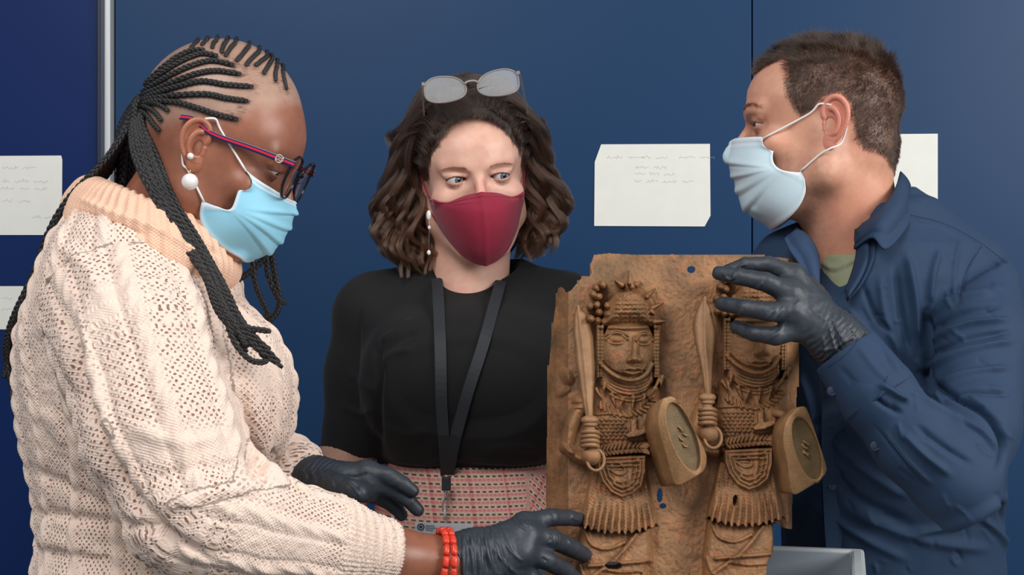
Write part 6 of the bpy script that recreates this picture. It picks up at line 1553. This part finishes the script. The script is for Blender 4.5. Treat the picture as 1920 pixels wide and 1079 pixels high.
    # dashed seams
    def seam(pts, bvh=bv, off=.0006, step=.0032):
        P = on(pts, off, bvh, 80); ps = []
        if len(P) < 3: return
        L = np.concatenate([[0], np.cumsum(np.linalg.norm(np.diff(P, axis=0), axis=1))])
        for s in np.arange(0, L[-1]-step, step):
            e = [np.array([np.interp(s+u, L, P[:, i]) for i in range(3)]) for u in (0, step*.55)]; ps.append(tube(e, .00035, 4))
        if ps: link('stitching', npmesh('stitching', *join(ps)), STITCH, o)['kind'] = 'stuff'
    seam([(1708, 404), (1770, 420), (1836, 455), (1890, 496)]); seam([(1840, 462), (1808, 520), (1798, 580)]); seam([(1655, 806), (1700, 860), (1748, 912)]); seam([(1540, 560), (1538, 700), (1538, 860), (1546, 1000)])
    seam([(1664, 706), (1640, 755), (1604, 786)], cb); seam([(1622, 618), (1590, 662), (1548, 692)], cb)
    # T-shirt in the open collar
    fd = fieldof([at(1530, 590, 1.72), at(1640, 440, 1.90)], .05, .003); fd.add(loft([(at(0, 610, 1.8)[2], at(1530, 0, 1.8)[0], at(1610, 0, 1.8)[0], 1.71, 1.85), (at(0, 520, 1.8)[2], at(1532, 0, 1.8)[0], at(1640, 0, 1.8)[0], 1.735, 1.88), (at(0, 478, 1.8)[2], at(1538, 0, 1.8)[0], at(1645, 0, 1.8)[0], 1.75, 1.90)], 2.2))
    v, q = fd.mesh(); v = smooth_mesh(v, q, 2); v = folds(v, q, [([(1536, 500), (1562, 512), (1590, 502), (1608, 492)], 3, -.002), ([(1536, 490), (1562, 503), (1590, 494), (1606, 484)], 5, .0025), ([(1548, 520), (1560, 550), (1580, 540)], 6, .002)])
    tag(link('undershirt', npmesh('undershirt', v, q), plain('sage_cotton', (140, 144, 116), .85, .05, 300, bump=.3, bscale=900), PMN), 'sage green crew-neck undershirt')
    # collar leaves: curved sheets
    def sheet(name, top, bot, mat, th=.0022, m=14, n=20):
        A = spline(top, n); B = spline(bot, n); G = np.zeros((m, n, 3))
        for i, t in enumerate(np.linspace(0, 1, m)): G[i] = A*(1-t)+B*t; G[i, :, 1] -= .012*math.sin(PI*min(t*1.3, 1))
        gu = np.gradient(G, axis=1); gv = np.gradient(G, axis=0); N = np.cross(gu, gv); N /= np.linalg.norm(N, axis=2, keepdims=True); N = N if N[m//2, n//2, 1] < 0 else -N
        V = np.concatenate([(G+N*th*.5).reshape(-1, 3), (G-N*th*.5).reshape(-1, 3)]); F = []; K = m*n
        for i in range(m-1):
            for j in range(n-1): a = i*n+j; F += [[a, a+1, a+n+1, a+n], [K+a, K+a+n, K+a+n+1, K+a+1]]
        per = [j for j in range(n)]+[i*n+n-1 for i in range(1, m)]+[(m-1)*n+j for j in range(n-2, -1, -1)]+[i*n for i in range(m-2, 0, -1)]
        for q in range(len(per)): a, b = per[q], per[(q+1) % len(per)]; F.append([b, a, a+K, b+K])
        bm = bmesh.new(); me = npmesh(name, V, F); bm.from_mesh(me); bmesh.ops.recalc_face_normals(bm, faces=bm.faces); bm.to_mesh(me); bm.free()
        return link(name, me, mat, o)
    sheet('collar', [at(1604, 432, 1.745), at(1640, 405, 1.725), at(1672, 366, 1.75), at(1686, 330, 1.80), at(1688, 322, 1.86)], [at(1602, 468, 1.735), at(1636, 446, 1.695), at(1662, 468, 1.685), at(1704, 420, 1.735), at(1715, 372, 1.84)], DEN)
    sheet('collar', [at(1604, 430, 1.75), at(1603, 450, 1.742), at(1606, 475, 1.735), at(1598, 510, 1.722), at(1584, 548, 1.708)], [at(1632, 428, 1.728), at(1640, 455, 1.712), at(1636, 490, 1.704), at(1618, 530, 1.70), at(1588, 566, 1.70)], DEN)
    sheet('collar', [at(1492, 428, 1.80), at(1512, 440, 1.77), at(1528, 462, 1.755), at(1536, 490, 1.74), at(1534, 540, 1.72)], [at(1470, 448, 1.76), at(1480, 470, 1.735), at(1496, 492, 1.72), at(1508, 520, 1.705), at(1530, 560, 1.70)], DEN2)
    # trousers and shoes below the frame
    tm = plain('charcoal_trousers', (38, 40, 44), .8); z0, x0, x1 = T[-1][0], T[-1][1], T[-1][2]
    fd = fieldof([(x0-.02, 1.78, .08), (x1+.02, 2.06, z0+.03)], .02, .009); fd.add(loft([(z0+.02, x0+.012, x1-.012, 1.82, 2.02), (.74, x0+.01, x1-.01, 1.81, 2.03)], 2.4))
    for xm in (x0+.085, x1-.085): chain(fd, [(xm, 1.92, .80), (xm, 1.92, .45), (xm, 1.93, .09)], [.086, .064, .052], .03)
    v, q = fd.mesh(); link('trousers', npmesh('trousers', v, q), tm, PMN)
    for xm in (x0+.085, x1-.085):
        fd = fieldof([(xm, 1.98, 0), (xm-.02, 1.76, .1)], .06, .006); fd.add(rcone((xm, 1.95, .05), (xm-.015, 1.80, .038), .044, .036), .02); fd.add(rcone((xm, 1.93, .05), (xm, 1.93, .11), .044, .042), .02); fd.keep(lambda X, Y, Z: .001-Z+0*X+0*Y); v, q = fd.mesh(); link('shoe', npmesh('shoe', v, q), shoe_black, PMN)
shirt()
def mz(pts): return [(1300+x/4.15, 460+y/4.15) for x, y in pts]
def ma(x, y, Y): return at(1300+x/4.15, 460+y/4.15, Y)
glove(PMN, (ma(1260, 860, 1.588), ma(1120, 740, 1.588)), [(ma(790, 240, 1.600), .0122), (ma(760, 375, 1.585), .0132), (ma(780, 520, 1.578), .0135), (ma(850, 660, 1.582), .0125)],
    [([ma(770, 225, 1.600), ma(590, 155, 1.602), ma(410, 155, 1.608), ma(270, 200, 1.614)], [.0108, .0098, .0088, .0074]), ([ma(740, 370, 1.585), ma(560, 285, 1.582), ma(370, 250, 1.592), ma(200, 215, 1.606)], [.0118, .0106, .0096, .0080]),
     ([ma(770, 520, 1.578), ma(590, 520, 1.568), ma(400, 490, 1.580), ma(225, 455, 1.602)], [.0115, .0104, .0092, .0080]), ([ma(820, 650, 1.582), ma(640, 708, 1.575), ma(480, 690, 1.585), ma(340, 640, 1.604)], [.0112, .0102, .0090, .0078])],
    ([ma(970, 440, 1.615), ma(880, 320, 1.69), ma(800, 260, 1.735), ma(700, 330, 1.755)], [.016, .0135, .0115, .0095]),
    [(mz([(1130, 480), (1180, 600), (1230, 680)]), 3, .0016), (mz([(1080, 560), (1130, 680), (1190, 780)]), 3, .0018), (mz([(1060, 640), (1090, 760), (1130, 860)]), 3, .0018), (mz([(1010, 720), (1030, 820), (1060, 900)]), 3, .0016), (mz([(1170, 560), (1210, 640), (1260, 720)]), 2.6, -.0016), (mz([(1100, 700), (1130, 800), (1170, 850)]), 2.6, -.0016),
     (mz([(640, 490), (600, 540), (560, 580)]), 2, .0014), (mz([(700, 480), (660, 540), (600, 600)]), 2, .0012), (mz([(720, 600), (660, 680), (580, 740)]), 3, .0014), (mz([(830, 430), (770, 500), (740, 560)]), 3.5, .0012), (mz([(540, 290), (500, 340)]), 2.4, .0012), (mz([(320, 220), (300, 270), (240, 250)]), 2.2, .0018), (mz([(220, 240), (270, 280), (330, 270)]), 2, -.0014),
     (mz([(380, 500), (350, 560)]), 2.2, .0012), (mz([(420, 150), (370, 160), (350, 190)]), 2.4, .0014), (mz([(980, 820), (1100, 800), (1200, 730)]), 3, .0015), (mz([(1180, 780), (1240, 740)]), 2.2, -.0014), (mz([(900, 480), (1000, 560), (1050, 620)]), 5, .0008)], wr=(.0320, .0300))
